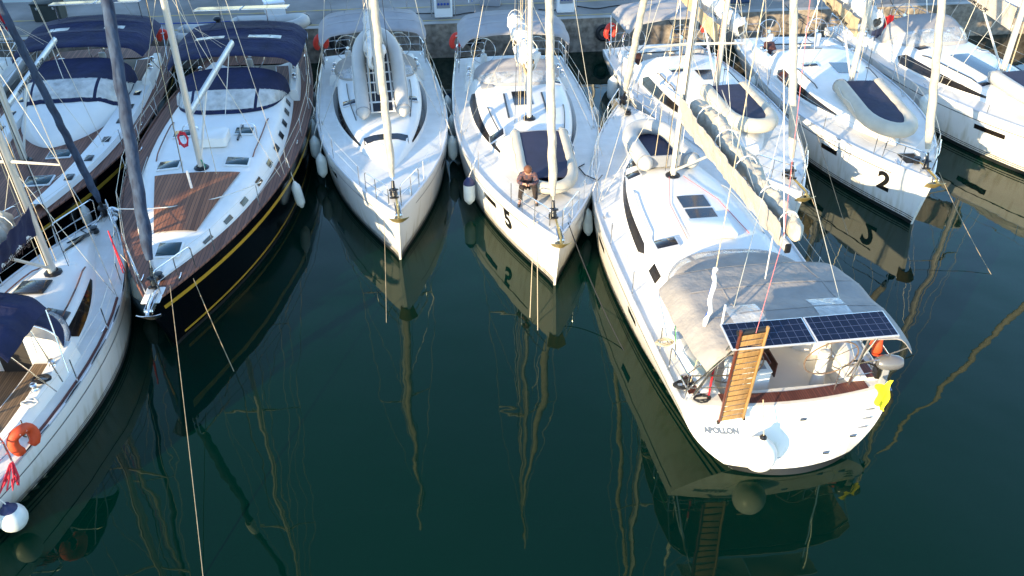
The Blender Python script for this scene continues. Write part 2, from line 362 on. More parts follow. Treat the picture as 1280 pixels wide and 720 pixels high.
# ------------------------------------------------------------------ yachts
class Yacht:
    def __init__(s, stern, bow, B, label, **k):
        s.k = k; d = V((bow[0] - stern[0], bow[1] - stern[1])); s.L = d.length; s.B = B; s.ang = math.atan2(d.y, d.x)
        s.s0 = k.get('s0', .38); s.tf = k.get('tf', .86); s.zst = k.get('zst', 1.25); s.zbw = k.get('zbw', 1.6)
        s.rt = k.get('rt', .35); s.bulge = k.get('bulge', .22); s.rb = k.get('rb', .35); s.pw = k.get('pw', 2.3)
        s.hx0, s.hx1 = k['house']; s.Hc = k.get('hh', .5); s.sd = k.get('sd', .52); s.cx0 = k.get('cx0', .8)
        s.root = empty(k.get('name', 'sailing_yacht'), (stern[0], stern[1], 0), s.ang, label, 'yacht', k.get('group', 'yachts moored stern-to at the quay'))
        s.M = Matrix.Translation((stern[0], stern[1], 0)) @ Matrix.Rotation(s.ang, 4, 'Z')
    def W(s, x, y, z): return s.M @ V((x, y, z))
    def b(s, x):
        u = x / s.L
        if u < s.s0: return s.B / 2 * (1 - (1 - s.tf) * ((s.s0 - u) / s.s0) ** 2)
        t = min(1, (u - s.s0) / (1 - s.s0)); return max(.05, s.B / 2 * (1 - t ** s.pw))
    def zs(s, x): u = max(0, x / s.L); return lerp(s.zst, s.zbw, u ** 1.5)
    def hp(s, x, z, sd=1, off=0):
        """point on the topsides"""
        u = max(0, min(1, x / s.L)); h = s.zs(x); ze = (h - z) / h
        fl = .07 + .36 * u ** 5; y = s.b(x) * (1 - fl * abs(ze) ** 1.3 - s.k.get('tuck', .5) * (1 - u) ** 6 * max(0, ze) ** 2.2)
        X = x - s.rt * ze * (1 - u) ** 8 - s.rb * ze * u ** 7
        return V((X - (off * .5 * u ** 3 * -1), sd * (y + off), z))
    def tp(s, r, z, off=0):
        """point on the transom, r -1..1 across"""
        p = s.hp(0, z); return V((p.x - s.bulge * (1 - r * r) - off, r * p.y, z))
    def hw(s, x):
        t = (x - s.hx0) / (s.hx1 - s.hx0); t = max(0, min(1, t))
        return max(.04, (s.b(x) - lerp(s.sd, s.k.get('sdf', s.sd), t)) * (1 - s.k.get('tap', .30) * t ** 2) * (1 - t ** s.k.get('tp', 5)) ** .6)
    def hc(s, x):
        t = (x - s.hx0) / (s.hx1 - s.hx0); t = max(0, min(1, t)); return s.Hc * (1 - .55 * t ** 1.6) * (1 - t ** 7) + .03
    def sec(s, x):
        w, h, z = s.hw(x), s.hc(x), s.zs(x); k = min(w * .7, h * 1.05)
        return [(w, z - .02), (w - .06 * k, z + .10 * h), (w - .42 * k, z + .72 * h), (w - .60 * k, z + .90 * h), (w - 1.0 * k, z + h), (w * .45 if w * .45 < w - k else (w - k) * .6, z + h + .05), (0, z + h + .07)]
    def top(s, x, y):
        y = abs(y)
        if s.hx0 <= x <= s.hx1 and y < s.hw(x):
            S_ = s.sec(x)
            for (ya, za), (yb, zb) in zip(S_, S_[1:]):
                if yb <= y <= ya: return lerp(zb, za, (y - yb) / max(1e-6, ya - yb))
        return s.zs(x) + .03 * (1 - (y / max(.1, s.b(x))) ** 2)
    def frame(s, x, y):
        e = .15; p = V((x, y, s.top(x, y)))
        dx = (V((x + e, y, s.top(x + e, y))) - V((x - e, y, s.top(x - e, y)))).normalized()
        dy = (V((x, y + e, s.top(x, y + e))) - V((x, y - e, s.top(x, y - e)))).normalized()
        n = dx.cross(dy).normalized(); dy = n.cross(dx)
        return p, Matrix((dx, dy, n)).transposed().to_4x4()

    # ---- body
    def hull(s):
        k = s.k; N = 44; zl = [1, .92, .84, .76, .68, .6, .52, .44, .36, .28, .2, .12, .06, 0, -.12, -.3]
        mb = MB(); xs = [s.L * (i / N) for i in range(N + 1)]
        for sd in (1, -1):
            mb.grid([[s.hp(x, z * s.zs(x) if z > 0 else z, sd) for z in zl] for x in xs])
        mb.grid([[s.tp(r, z * s.zst if z > 0 else z) for z in zl] for r in [-1 + i / 24 for i in range(49)]])
        mb.grid([[s.hp(s.L, z * s.zbw if z > 0 else z, sd) for z in zl] for sd in (1, -1)])
        h = mb.build('hull', k.get('hullm', GEL), s.root, 50); s.hullo = h
        mb = MB()
        def band(z0, z1, x0=0, x1=None, off=.006, n=40, sides=(1, -1)):
            x1 = x1 or s.L
            for sd in sides: mb.grid([[s.hp(x, z, sd, off) for z in (z0(x) if callable(z0) else z0, z1(x) if callable(z1) else z1)] for x in [lerp(x0, x1, i / n) for i in range(n + 1)]])
        band(-.1, .12); mb.grid([[s.tp(r, z, .006) for z in (-.1, .12)] for r in [-1 + i / 24 for i in range(49)]])
        mb.build('bottom_paint', BOOT, h)
        mb = MB()
        if k.get('gold'):
            band(lambda x: s.zs(x) - .37, lambda x: s.zs(x) - .25, .4, s.L * .985, .008); mb.build('upper_stripe', GOLD, h); mb = MB()
            band(lambda x: .19, lambda x: .26, .4, s.L * .97, .008); mb.build('lower_stripe', GOLD, h); mb = MB()
        else:
            band(.16, .185); band(.225, .25); mb.build('boot_stripe', BLACK, h); mb = MB()
            if k.get('line', 1):
                band(lambda x: s.zs(x) - .275, lambda x: s.zs(x) - .25, .1, s.L * .92); mb.build('sheer_stripe', BLACK, h)
        for xa, xb in k.get('ports', []):
            for sd in (1, -1):
                mb = MB(); mb.grid([[s.hp(x, z, sd, .010) for z in (s.zs(x) - .56, s.zs(x) - .40)] for x in [lerp(xa, xb, i / 5) for i in range(6)]])
                mb.build('hull_window', GLASS, h)
        # toe rail
        for sd in (1, -1):
            mb = MB(); mb.tube([s.hp(x, s.zs(x) + .02, sd, -.03) for x in [lerp(.1, s.L - .12, i / 40) for i in range(41)]], .028, 6)
            mb.build('toe_rail', k.get('railm', FRAME), s.root)
    def deck(s):
        k = s.k; mb = MB(); N = 60; dm = k.get('deckm', DECK)
        xs = sorted(set([s.L * i / N for i in range(N + 1)] + [s.cx0, s.hx0, s.hx1]))
        for a, c in zip(xs, xs[1:]):
            mid = (a + c) / 2
            def row(x):
                if mid < s.cx0 or mid > s.hx1: inn = 0
                elif mid < s.hx0: inn = s.cw(x) - .02
                else: inn = s.hw(x) - .03
                B_ = s.b(x); return [V((x, lerp(inn, B_, t), s.zs(x) + .03 * (1 - (lerp(inn, B_, t) / B_) ** 2))) for t in (0, .35, .7, 1)]
            r0, r1 = row(a), row(c)
            mb.grid([r0, r1]); mb.grid([[V((p.x, -p.y, p.z)) for p in r] for r in (r0, r1)])
        rr = [-1 + i / 24 for i in range(49)]                # aft edge over the curved transom
        mb.grid([[V((0, r * s.b(0), s.zst + .03 * (1 - r * r))), s.tp(r, s.zst)] for r in rr])
        mb.build('deck', dm, s.root, 60)
    def cw(s, x): return max(.5, s.b(x) - s.k.get('csd', .42))
    def house(s):
        mb = MB(); n = 72; xs = [lerp(s.hx0, s.hx1, (i / n) ** .9) for i in range(n + 1)]
        P = []
        for x in xs:
            c = s.sec(x); P.append([V((x, y, z)) for y, z in c] + [V((x, -y, z)) for y, z in c[-2::-1]])
        mb.grid(P); n0 = len(mb.v); mb.add(P[0], [tuple(range(len(P[0])))])
        mb.build('coachroof', s.k.get('housem', HOUSE), s.root, 60)
        zb = s.zs(s.hx0); mb = MB(); mb.box((s.hx0 - .012, 0, zb + .02), (.02, .62, 2 * s.Hc * .9 + .3)); mb.build('companionway', INTER, s.root, 0)
    def swin(s, xa, xb, v0=.06, v1=.95, m=None, sides=(1, -1), taper=(1, 1)):
        for sd in sides:
            n = 14; P = []
            for i in range(n + 1):
                t = i / n; x = lerp(xa, xb, t); c = s.sec(x); a, b_ = c[1], c[2]
                e = min(1, (t / .06) ** .6 if taper[0] else 1); f = 1 - (t ** 2.5) * .75 if taper[1] else 1
                lo = lerp(.5, v0, min(e, f)); hi = lerp(.5, v1, min(e, f)); ln = math.hypot(b_[0] - a[0], b_[1] - a[1]); ny, nz = (b_[1] - a[1]) / ln, -(b_[0] - a[0]) / ln
                P.append([V((x, sd * (lerp(a[0], b_[0], v) + ny * .010), lerp(a[1], b_[1], v) + nz * .010)) for v in (lo, (lo + hi) / 2, hi)])
            MB().grid(P).build('window', m or GLASS, s.root)
    def hatch(s, x, y, lx, ly, m=None, fm=None, name='hatch'):
        p, F = s.frame(x, y)
        o = MB().box(p + F @ V((0, 0, .02)), (lx + .07, ly + .07, .05), F, bev=.015).build(name, fm or FRAME, s.root)
        MB().box(p + F @ V((0, 0, .046)), (lx, ly, .012), F, bev=.004).build('pane', m or DGLASS, o); return o
    def flush(s, x, y, lx, ly, m=None, name='deck_window'):
        P = [[V((a, c, s.top(a, c) + .012)) for c in [y - ly / 2 + ly * j / 6 for j in range(7)]] for a in [x - lx / 2 + lx * i / 6 for i in range(7)]]
        return MB().grid(P).build(name, m or DGLASS, s.root)
    def handrail(s, x0, x1, yf, m=None):
        for sd in (1, -1):
            pts = []
            n = 8
            for i in range(n + 1):
                x = lerp(x0, x1, i / n); y = sd * (s.hw(x) * yf); pts.append(V((x, y, s.top(x, y) + (.065 if 0 < i < n else .005))))
            MB().tube(pts, .018, 6).build('handrail', m or STEEL, s.root)
    def cockpit(s, seat=.55, depth=.38, coam=.30, aftopen=False, solem=None, seatm=None, xend=None):
        """coamings, seats and sole between cx0 and the house"""
        n = 10; xs = [lerp(s.cx0, s.hx0 - .004, i / n) for i in range(n + 1)]; P = []
        for x in xs:
            c, z = s.cw(x), s.zs(x); t = sm((x - s.cx0) / (s.hx0 - s.cx0)); h = lerp(coam * .55, coam + .10, t)
            se = seat if x > s.cx0 + s.k.get('helm', 0) else .06
            h2 = [(c, z - .02), (c - .05, z + h * .8), (c - .10, z + h), (c - .26, z + h), (c - .31, z + h - .03), (c - .36, z + .06), (c - .36 - se, z + .05), (c - .38 - se, z - depth), (0, z - depth)]
            P.append([V((x, y, zz)) for y, zz in h2] + [V((x, -y, zz)) for y, zz in h2[-2::-1]])
        mb = MB(); mb.grid(P)
        for Q in ([P[-1]] if aftopen else [P[0], P[-1]]):
            zz = s.zs(Q[0].x) - .02
            for p0, p1 in zip(Q, Q[1:]):
                if abs(p0.z - zz) + abs(p1.z - zz) > .01 and abs(p0.y - p1.y) > .002: mb.add([p0, p1, V((p1.x, p1.y, zz)), V((p0.x, p0.y, zz))], [(0, 1, 2, 3)])
        mb.build('cockpit', HOUSE, s.root, 35)
        if seatm:
            for sd in (1, -1):
                G = []
                for x in xs[1:-1]:
                    if x < s.cx0 + s.k.get('helm', 0) + .1: continue
                    c, z = s.cw(x), s.zs(x); G.append([V((x, sd * (c - .40), z + .068)), V((x, sd * (c - .33 - seat), z + .062))])
                MB().grid(G).build('seat', seatm, s.root, 0)
        if solem:
            G = []
            for x in xs:
                c, z = s.cw(x), s.zs(x); se = seat if x > s.cx0 + s.k.get('helm', 0) else .06; G.append([V((x, -(c - .44 - se), z - depth + .006)), V((x, c - .44 - se, z - depth + .006))])
            MB().grid(G).build('cockpit_sole', solem, s.root, 0)
    def rail(s, x0=1.2, x1=None, n=6, h=.62, gate=None):
        x1 = x1 or s.L - 1.6; st = MB().tube([(0, 0, 0), (0, 0, h)], .013, 6)
        first = None; tops = {1: [], -1: []}
        for sd in (1, -1):
            for i in range(n):
                x = lerp(x0, x1, i / (n - 1)); p = s.hp(x, s.zs(x), sd, -.08)
                if first is None: first = st.build('stanchion', STEEL, s.root); o = first
                else: o = copy_obj(first, s.root)
                o.location = p; tops[sd].append(p)
            a = V((.1, sd * (s.b(.1) - .08), s.zst)); e = V((s.L - .55, sd * max(.18, s.b(s.L - .55) - .06), s.zs(s.L) + .02))
            L_ = [a] + tops[sd] + [e]
            for hh, r in ((h - .01, .006), (h * .52, .005)):
                MB().tube([p + V((0, 0, hh)) for p in L_], r, 4).build('lifeline', WIRE, s.root, 0)
        # pulpit: two open loops on the bow
        for sd in (1, -1):
            q1 = s.hp(s.L - 1.5, s.zs(s.L - 1.5), sd, -.08); q2 = s.hp(s.L - .25, s.zs(s.L) + .02, sd, 0); q2.y = sd * max(.16, abs(q2.y) - .02)
            q3 = q1.lerp(q2, .45)
            mb = MB(); mb.tube(rounded([q1, q1 + V((.06, 0, h)), q2 + V((-.12, 0, h + .02)), q2 + V((-.22, 0, 0))], .12), .015, 6)
            mb.tube([q3, q3 + V((.02, 0, h))], .012, 6); mb.tube([q1 + V((.03, 0, h * .52)), q2 + V((-.17, 0, h * .52))], .011, 6)
            mb.build('pulpit', STEEL, s.root)
            a = s.hp(1.0, s.zs(1.0), sd, -.08); c = s.hp(.1, s.zst, sd, -.1); e = V((-.02, sd * .45 * s.b(0), s.zst))
            mb = MB(); mb.tube(rounded([a, a + V((0, 0, h)), c + V((0, 0, h)), e + V((0, 0, h)), e], .1), .015, 6); mb.tube([c, c + V((0, 0, h))], .013, 6)
            mb.tube([a + V((0, 0, h * .5)), c + V((0, 0, h * .5)), e + V((0, 0, h * .5))], .011, 6)
            mb.build('pushpit', STEEL, s.root)
    # ---- rig
    def rig(s, mx, my=0, Hm=18.0, rake=.028, genoa=SAILC, gr=.085, sp=(5.6, 10.6), stay=None, drum=True, lines=3, band=None):
        z0 = s.top(mx, my) - .02; s.mz = z0; s.mx = mx; s.my = my
        mp = lambda z: V((mx - rake * (z - z0), my, z)); s.mp = mp
        mb = MB(); rings = []
        for z, k in ((z0, 1), (z0 + 1, 1), (Hm * .6, 1), (Hm * .85, .85), (Hm, .6)):
            c = mp(z); rings.append([c + V((.125 * k * math.cos(a), .082 * k * math.sin(a), 0)) for a in [2 * math.pi * j / 12 for j in range(12)]])
        mb.grid(rings, cv=True); m = mb.build('mast', s.k.get('mastm', ALU), s.root); s.mast = m
        MB().lathe([(.0, 0), (.2, 0), (.2, .035), (.13, .07), (.12, .1)], n=10).build('mast_collar', BLACK, m, loc=(mx, my, z0 + .012))
        mb = MB(); mb.tube([mp(z) + V((-.12, 0, 0)) for z in (z0 + .3, Hm - .5)], .012, 4); mb.build('mast_track', BLACK, m)
        cpx = mx - .35; cp = {sd: V((cpx, my + sd * (s.b(cpx) - .12), s.zs(cpx))) for sd in (1, -1)}
        tips = {}
        for zz, ln in zip(sp, (1.25, 1.0)):
            for sd in (1, -1):
                c = mp(zz); t = c + V((-.35, sd * ln, .08)); tips[zz, sd] = t
                MB().tube([c, t], [.04, .022], 6).build('spreader', ALU, m)
        top = mp(Hm - .3)
        for sd in (1, -1):
            MB().tube([cp[sd], tips[sp[0], sd], tips[sp[1], sd], top], .0085, 5).build('shroud', WIRE, s.root, 0)
            MB().tube([cp[sd] + V((.12, -sd * .1, 0)), mp(sp[0] - .1)], .0075, 5).build('shroud', WIRE, s.root, 0)
            MB().tube([tips[sp[0], sd], mp(sp[1] - .1)], .007, 5).build('shroud', WIRE, s.root, 0)
            MB().tube([V((.1, sd * s.b(0) * .72, s.zst + .1)), mp(Hm).lerp(V((.1, 0, s.zst)), .7)], .007, 5).build('backstay', WIRE, s.root, 0)
        MB().tube([mp(Hm).lerp(V((.1, 0, s.zst)), .7), mp(Hm)], .008, 5).build('backstay', WIRE, s.root, 0)
        # halyards along and away from the mast
        rnd = random.Random(int(mx * 100))
        for i in range(lines):
            dx, dy = rnd.uniform(.18, .5), rnd.uniform(-.5, .5)
            MB().tube([V((mx + dx, my + dy, z0 + .06)), mp(Hm - .5) + V((.12, dy * .2, 0))], .008, 5).build('halyard', [ROPE, ROPEW, ROPE, BROPE, ROPE, RROPE][i % 6], m, 0)
        # furled headsail on the forestay
        if stay:
            f = V((stay, 0, s.zs(stay) + .12)); h = mp(Hm * .94) + V((.15, 0, 0))
            MB().tube([f, h], .010, 5).build('forestay', WIRE, s.root, 0)
            if genoa:
                n = 90; mb = MB(); rings = []; d = (h - f); t = d.normalized(); a0 = V((0, 1, 0)); b0 = t.cross(a0).normalized()
                for i in range(n + 1):
                    u = .035 + .87 * i / n; c = f + d * u; r = gr * (1.15 - .55 * u) * min(1, .55 + i / 6)
                    rings.append([c + (a0 * math.cos(a) + b0 * math.sin(a)) * r * (1 + .09 * math.sin(a - i * 1.3) + .05 * math.sin(3 * a + i * 1.7)) for a in [2 * math.pi * j / 12 for j in range(12)]])
                mb.grid(rings, cv=True); g = mb.build('furled_sail', genoa, s.root, 60)
                if band:
                    mb = MB(); u = band; ctr = [f + d * (u + .012 * i) for i in range(5)]; mb.tube(ctr, gr * 1.18, 12); mb.build('tie_patch', SAIL, g)
            if drum:
                q_ = t = (h - f).normalized().to_track_quat('Z', 'Y').to_matrix().to_4x4()
                MB().lathe([(0, -.04), (.12, -.04), (.13, 0), (.07, .02), (.07, .15), (.13, .17), (.12, .21), (.05, .24), (.04, .42)], Matrix.Translation(f + (h - f).normalized() * .05) @ q_, 12).build('furling_drum', BLACK, s.root)
    def boom(s, x1, z=1.25, dz=.25, dy=0., m=None, bag=None, heap=None, hs=1., vang=True, sidebag=(1, -1), baghi=.42, heapoff=0, text=None, tside=-1, tsize=.2, tu=.3, tz=None):
        a = s.mp(s.mz + z) + V((-.14, 0, 0)); e = V((x1, s.my + dy, s.mz + z + dz)); s.be = e
        mb = MB(); n = 8; rings = []
        d = (e - a); t = d.normalized(); sdv = V((0, 1, 0)) - t * t.y; sdv.normalize(); upv = sdv.cross(t) * -1
        if upv.z < 0: upv = -upv
        P = lambda u, y, zz: a + d * u + sdv * y + upv * zz
        mb.grid([[P(u, .07 * math.cos(g), .11 * math.sin(g)) for g in [2 * math.pi * j / 10 for j in range(10)]] for u in [i / n for i in range(n + 1)]], cv=True)
        for u in (0, 1): mb.add([P(u, .07 * math.cos(g), .11 * math.sin(g)) for g in [2 * math.pi * j / 10 for j in range(10)]], [tuple(range(10))])
        b = mb.build('boom', m or ALU, s.root); s.boomo = b
        MB().box(P(1.0, 0, 0), (.06, .12, .2), bev=.02).build('end_cap', BLACK, b)
        rnd = random.Random(int(x1 * 37) + int(s.L * 100))
        if bag:
            for sd in sidebag:
                G = []
                for i in range(61):
                    u = .015 + .95 * i / 60; hgt = baghi * (1.15 - .45 * u) + .03 * noise.noise((u * 9, sd, s.L)); bow_ = .06 + .10 * math.sin(math.pi * min(1, u + .1))
                    G.append([P(u, sd * lerp(.075, bow_ + .07, v) + .06 * noise.noise((u * 16, v * 2, sd + s.L)) + .03 * noise.noise((u * 40, v * 3, sd)), lerp(-.06, hgt, v)) for v in (0, .25, .5, .75, 1)])
                MB().solid(G, sdv * sd * -.012).build('sail_bag', bag, b)
        if heap:
            G = []; nn = 200
            for i in range(nn + 1):
                u = .01 + .99 * i / nn; en = min(1, (u / .05) ** .5, ((1 - u) / .05 + .0004) ** .5); hh = hs * (1.1 - .5 * u)
                row = []
                for j in range(28):
                    g = 2 * math.pi * j / 28; cg, sg = math.cos(g), math.sin(g)
                    big = noise.noise((u * 6, cg * .9, sg * .9 + s.L * 3)); ph = u * 46 + 3.0 * noise.noise((u * 5, cg * 1.5, s.L)) + 2.2 * sg
                    fold = (1 - abs(math.sin(ph))) ** 1.4; fold2 = 1 - abs(noise.noise((u * 26, cg * 2.2, sg * 2.2 + 7)) * 2.2)
                    r = (.80 + .42 * big + .26 * fold * (.4 + .6 * abs(sg)) + .07 * fold2) * en
                    drop = -.16 * hh * max(0, big) * (sg < 0)
                    row.append(P(u, heapoff * hh + .22 * hh * cg * r + .06 * math.sin(u * 19), .10 + .20 * hh + .24 * hh * sg * r + drop))
                G.append(row)
            MB().grid(G, cv=True).build('folded_sail', heap, b, 180)
            for u in (.18, .38, .58, .78, .93):
                hh = hs * (1.1 - .5 * u); pts = [P(u, heapoff * hh * .7 + (.24 * hh + .03) * math.cos(g), .10 + .22 * hh + (.34 * hh + .02) * math.sin(g)) for g in [2 * math.pi * j / 12 for j in range(13)]]
                MB().tube(pts, .012, 5).build('sail_tie', ROPEW, b)
        if vang: MB().tube([s.mp(s.mz + .25) + V((-.12, 0, 0)), P(.32, 0, -.1)], .035, 8).build('boom_vang', ALU, s.root)
        MB().tube([P(.97, 0, .1), s.mp(17)], .007, 5).build('topping_lift', WIRE, s.root, 0)
        for sd in (1, -1):
            MB().tube([P(.5, sd * .15, .2), s.mp(9) + V((0, sd * .1, 0))], .006, 4).build('lazy_jack', WIRE, s.root, 0)
            MB().tube([P(.85, sd * .1, .15), P(.5, 0, 0).lerp(s.mp(9), .3)], .005, 4).build('lazy_jack', WIRE, s.root, 0)
        MB().tube([P(.9, 0, -.1), V((P(.9, 0, 0).x + .1, 0, s.zst + .3))], .012, 5).build('mainsheet', ROPEW, s.root, 0)
        if text:
            def cf(x, y): u = tu + x / d.length * (1 if tside > 0 else -1) ; return P(u, tside * (tz[1] if tz else .085), (tz[0] if tz else -.06) + y)
            word(text, tsize, cf, BLACK, b, 'lettering')
        s.boomP = P
    # ---- canvas
    def hood(s, xb, xf, wd, H=.95, m=NAVYC, wm=VIN, zoff=0, panels=3):
        """sprayhood: fabric roof on hoops with clear front windows"""
        zf = s.zs(xb) + .22 + zoff
        def Pt(u, th):
            st = max(0, math.sin(th)); X = xb + (xf - xb) * (1 - u ** 1.2) * st ** .55
            W_ = lerp(wd * .92, wd, u); y = W_ * math.copysign(abs(math.cos(th)) ** .75, math.cos(th))
            zr = max(s.top(min(X, s.hx1), y), zf) + .015; h = H * math.sin(u * math.pi / 2) ** .9
            return V((X, y, lerp(zr, zf, min(1, u * 1.5)) + h * st ** .5))
        g = lambda u0, u1, t0, t1, n=6, k=10, o=0: [[Pt(lerp(u0, u1, i / n), lerp(t0, t1, j / k)) + V((o, 0, 0)) for j in range(k + 1)] for i in range(n + 1)]
        pi = math.pi
        mb = MB(); mb.solid(g(.46, 1, .03, pi - .03, 8, 24), (0, 0, -.012)); mb.solid(g(0, .07, .03, pi - .03, 1, 24), (-.012, 0, 0))
        cuts = [.03 + (pi - .06) * i / panels for i in range(panels + 1)]
        for c in cuts: mb.solid(g(.05, .47, max(.03, c - .035), min(pi - .03, c + .035), 5, 2), (-.012, 0, 0))
        h = mb.build('sprayhood', m, s.root, 50)
        for c0, c1 in zip(cuts, cuts[1:]): MB().grid(g(.06, .47, c0 + .03, c1 - .03, 5, 8, -.004)).build('window', wm, h)
        for u in (.5, .99): MB().tube([Pt(u, .03 + (pi - .06) * j / 20) + V((-.02, 0, -.03)) for j in range(21)], .014, 6).build('hoop', STEEL, h)
    def bimini(s, x0, x1, wd, z, m=NAVYC, crown=.22, drop=.22, patch=None, legs=True, dz=0, lip=.12, seamm=None, n=14):
        def Pt(u, v):
            zz = z + dz * u + crown * (1 - abs(v) ** 2.4) - lip * (abs(2 * u - 1) ** 6) - drop * max(0, (abs(v) - .82) / .18) ** 1.5 - .05 * math.sin(u * math.pi * 3) ** 2 * (1 - v * v * .5)
            c = 1 - .06 * abs(2 * u - 1) ** 5
            return V((lerp(x0, x1, u), wd * v * c, zz + .022 * noise.noise((u * 7, v * 3, s.L)) + .010 * noise.noise((u * 4 + v * 9, v * 14, s.L)) * abs(v)))
        G = [[Pt(i / (2 * n), -1 + 2 * j / 40) for j in range(41)] for i in range(2 * n + 1)]
        bo = MB().solid(G, (0, 0, -.02)).build('bimini', m, s.root, 50)
        for u in (.02, .34, .66, .98):
            MB().solid([[Pt(u + d_, -1 + 2 * j / 20) + V((0, 0, .004)) for j in range(21)] for d_ in (-.008, .008)], (0, 0, .005)).build('seam', seamm or m, bo)
        for v in (-.5, .5):
            MB().solid([[Pt(i / n, v + d_) + V((0, 0, .004)) for i in range(n + 1)] for d_ in (-.006, .006)], (0, 0, .005)).build('seam', seamm or m, bo)
        for pu, pv, pl, pw in (patch or []):
            MB().grid([[Pt(pu + pl * (i / 3 - .5), pv + pw * (j / 3 - .5)) + V((0, 0, .012)) for j in range(4)] for i in range(4)]).build('clear_panel', VINW, bo)
        if legs:
            for u in (.06, .5, .94):
                pts = [Pt(u, -1 + 2 * j / 16) + V((0, 0, -.045)) for j in range(17)]
                xm = lerp(x0, x1, .5); f = [V((xm * .6 + pts[0].x * .4, -s.b(max(0, xm)) + .2, s.zs(max(0, xm)) + .25))]; l = [V((xm * .6 + pts[0].x * .4, s.b(max(0, xm)) - .2, s.zs(max(0, xm)) + .25))]
                MB().tube(f + pts + l, .014, 6).build('bimini_frame', STEEL, bo)
        s.bimP = Pt; s.bim = bo
    def solar(s, c, lx, ly, tilt=0, name='solar_panel', par=None, rz=0):
        F = Matrix.Rotation(rz, 4, 'Z') @ Matrix.Rotation(tilt, 4, 'Y')
        o = MB().box((0, 0, 0), (lx, ly, .035), bev=.006).build(name, FRAME, s.root); o.matrix_local = Matrix.Translation(c) @ F
        MB().box((0, 0, .019), (lx - .05, ly - .05, .006)).build('cells', SOLAR, o, 0)
        return o
    def wheel(s, x, y, r=.45, rim=STEEL, tilt=.25, z=None):
        z0 = s.zs(x) - .38 if z is None else z; c = V((x - .16, y, z0 + .95))
        o = MB().lathe([(.0, 0), (.13, 0), (.11, .3), (.09, .75), (.11, .9), (.09, 1.0), (0, 1.02)], Matrix.Translation((x + .1, y, z0 + .003)) @ Matrix.Diagonal((1, 1.2, .92, 1)), 12).build('pedestal', PLASTW, s.root)
        F = Matrix.Translation(c) @ Matrix.Rotation(R(90) - tilt, 4, 'Y')
        wo = MB().tube([F @ V((r * math.cos(a), r * math.sin(a), 0)) for a in [2 * math.pi * j / 28 for j in range(28)]], .016, 6, closed=True).build('steering_wheel', rim, s.root)
        mb = MB()
        for k in range(5):
            a = 2 * math.pi * k / 5 + .3; mb.tube([F @ V((0, 0, 0)), F @ V((r * math.cos(a), r * math.sin(a), 0))], .009, 5)
        mb.lathe([(.0, -.03), (.06, -.03), (.06, .03), (0, .03)], F, 10); mb.build('spokes', STEEL, wo)
    def anchor(s, m=ANCH, dx=.0):
        x = s.L + .05 + dx; z = s.zs(s.L) + .06
        o = MB().tube([V((x - 1.0, .05, z + .05)), V((x - .1, .05, z + .05)), V((x + .16, .05, z - .05))], [.03, .035, .04], 6).build('anchor', m, s.root)
        G = []
        for i in range(9):
            v = -1 + i / 4; G.append([V((x + .20 - .12 * v * v * (1) + .02, .05 + .26 * v, z - .02 - .05 * abs(v))), V((x + .02 - .18 * v * v, .05 + .17 * v, z - .26 - .05 * v * v))])
        MB().solid(G, (-.03, 0, .0)).build('fluke', m, o)
        mb = MB()
        for sd in (1, -1): mb.box((x - .25, .05 + sd * .07, z - .02), (.6, .015, .13))
        mb.tube([(x + .0, -.04, z - .03), (x, .14, z - .03)], .045, 8); mb.build('bow_roller', STEEL, s.root)
        MB().lathe([(0, 0), (.11, 0), (.11, .08), (.07, .11), (.1, .16), (0, .17)], Matrix.Translation((s.L - 1.05, 0, s.zs(s.L) + .035)), 10).build('windlass', BLACK, s.root)
    def cleats(s):
        for x in (.5, s.L * .5, s.L - 1.1):
            for sd in (1, -1):
                p = s.hp(x, s.zs(x), sd, -.16); MB().tube([p + V((-.13, 0, .06)), p + V((-.05, 0, .045)), p + V((.05, 0, .045)), p + V((.13, 0, .06))], .014, 5).tube([p + V((-.04, 0, 0)), p + V((-.04, 0, .05))], .014, 5).tube([p + V((.04, 0, 0)), p + V((.04, 0, .05))], .014, 5).build('cleat', STEEL, s.root)
    def winches(s, xs, yf=.8):
        for x in xs:
            for sd in (1, -1):
                y = sd * (s.cw(x) - .18) if x < s.hx0 else sd * s.hw(x) * .55; z = s.zs(x) + .34 if x < s.hx0 else s.top(x, y)
                MB().lathe([(0, 0), (.075, 0), (.08, .02), (.055, .05), (.055, .1), (.075, .13), (.05, .16), (0, .165)], Matrix.Translation((x, y, z)), 10).build('winch', STEEL, s.root)

def word(txt, size, fn, m, parent, name='lettering', bold=.004):
    """text mesh whose points are laid on a surface by fn(x, y)"""
    cu = bpy.data.curves.new('lettering', 'FONT'); cu.body = txt; cu.size = size; cu.align_x = 'CENTER'; cu.resolution_u = 4; cu.offset = bold
    t = bpy.data.objects.new('tmp', cu); COL.objects.link(t)
    dg = bpy.context.evaluated_depsgraph_get(); me = bpy.data.meshes.new_from_object(t.evaluated_get(dg)); bpy.data.objects.remove(t)
    for v in me.vertices: v.co = fn(v.co.x, v.co.y)
    me.materials.clear(); me.materials.append(m)
    o = bpy.data.objects.new(name, me); COL.objects.link(o)
    if parent: o.parent = parent
    return o

YG = 'white cruising yachts moored stern-to at the quay'
def struts(Y, ya, yb, x, z, w_, zlo=1.9):
    for y in (ya, yb): Y.solar((x, y, z), .6, w_, -.12)
    for y in (ya - .65, yb + .65): MB().tube([(x, y, z - .03), (x - .03, y, zlo)], .02).build('panel_strut', STEEL, Y.root)
RIM = mat('leather wheel rim', (.16, .11, .08), .6)
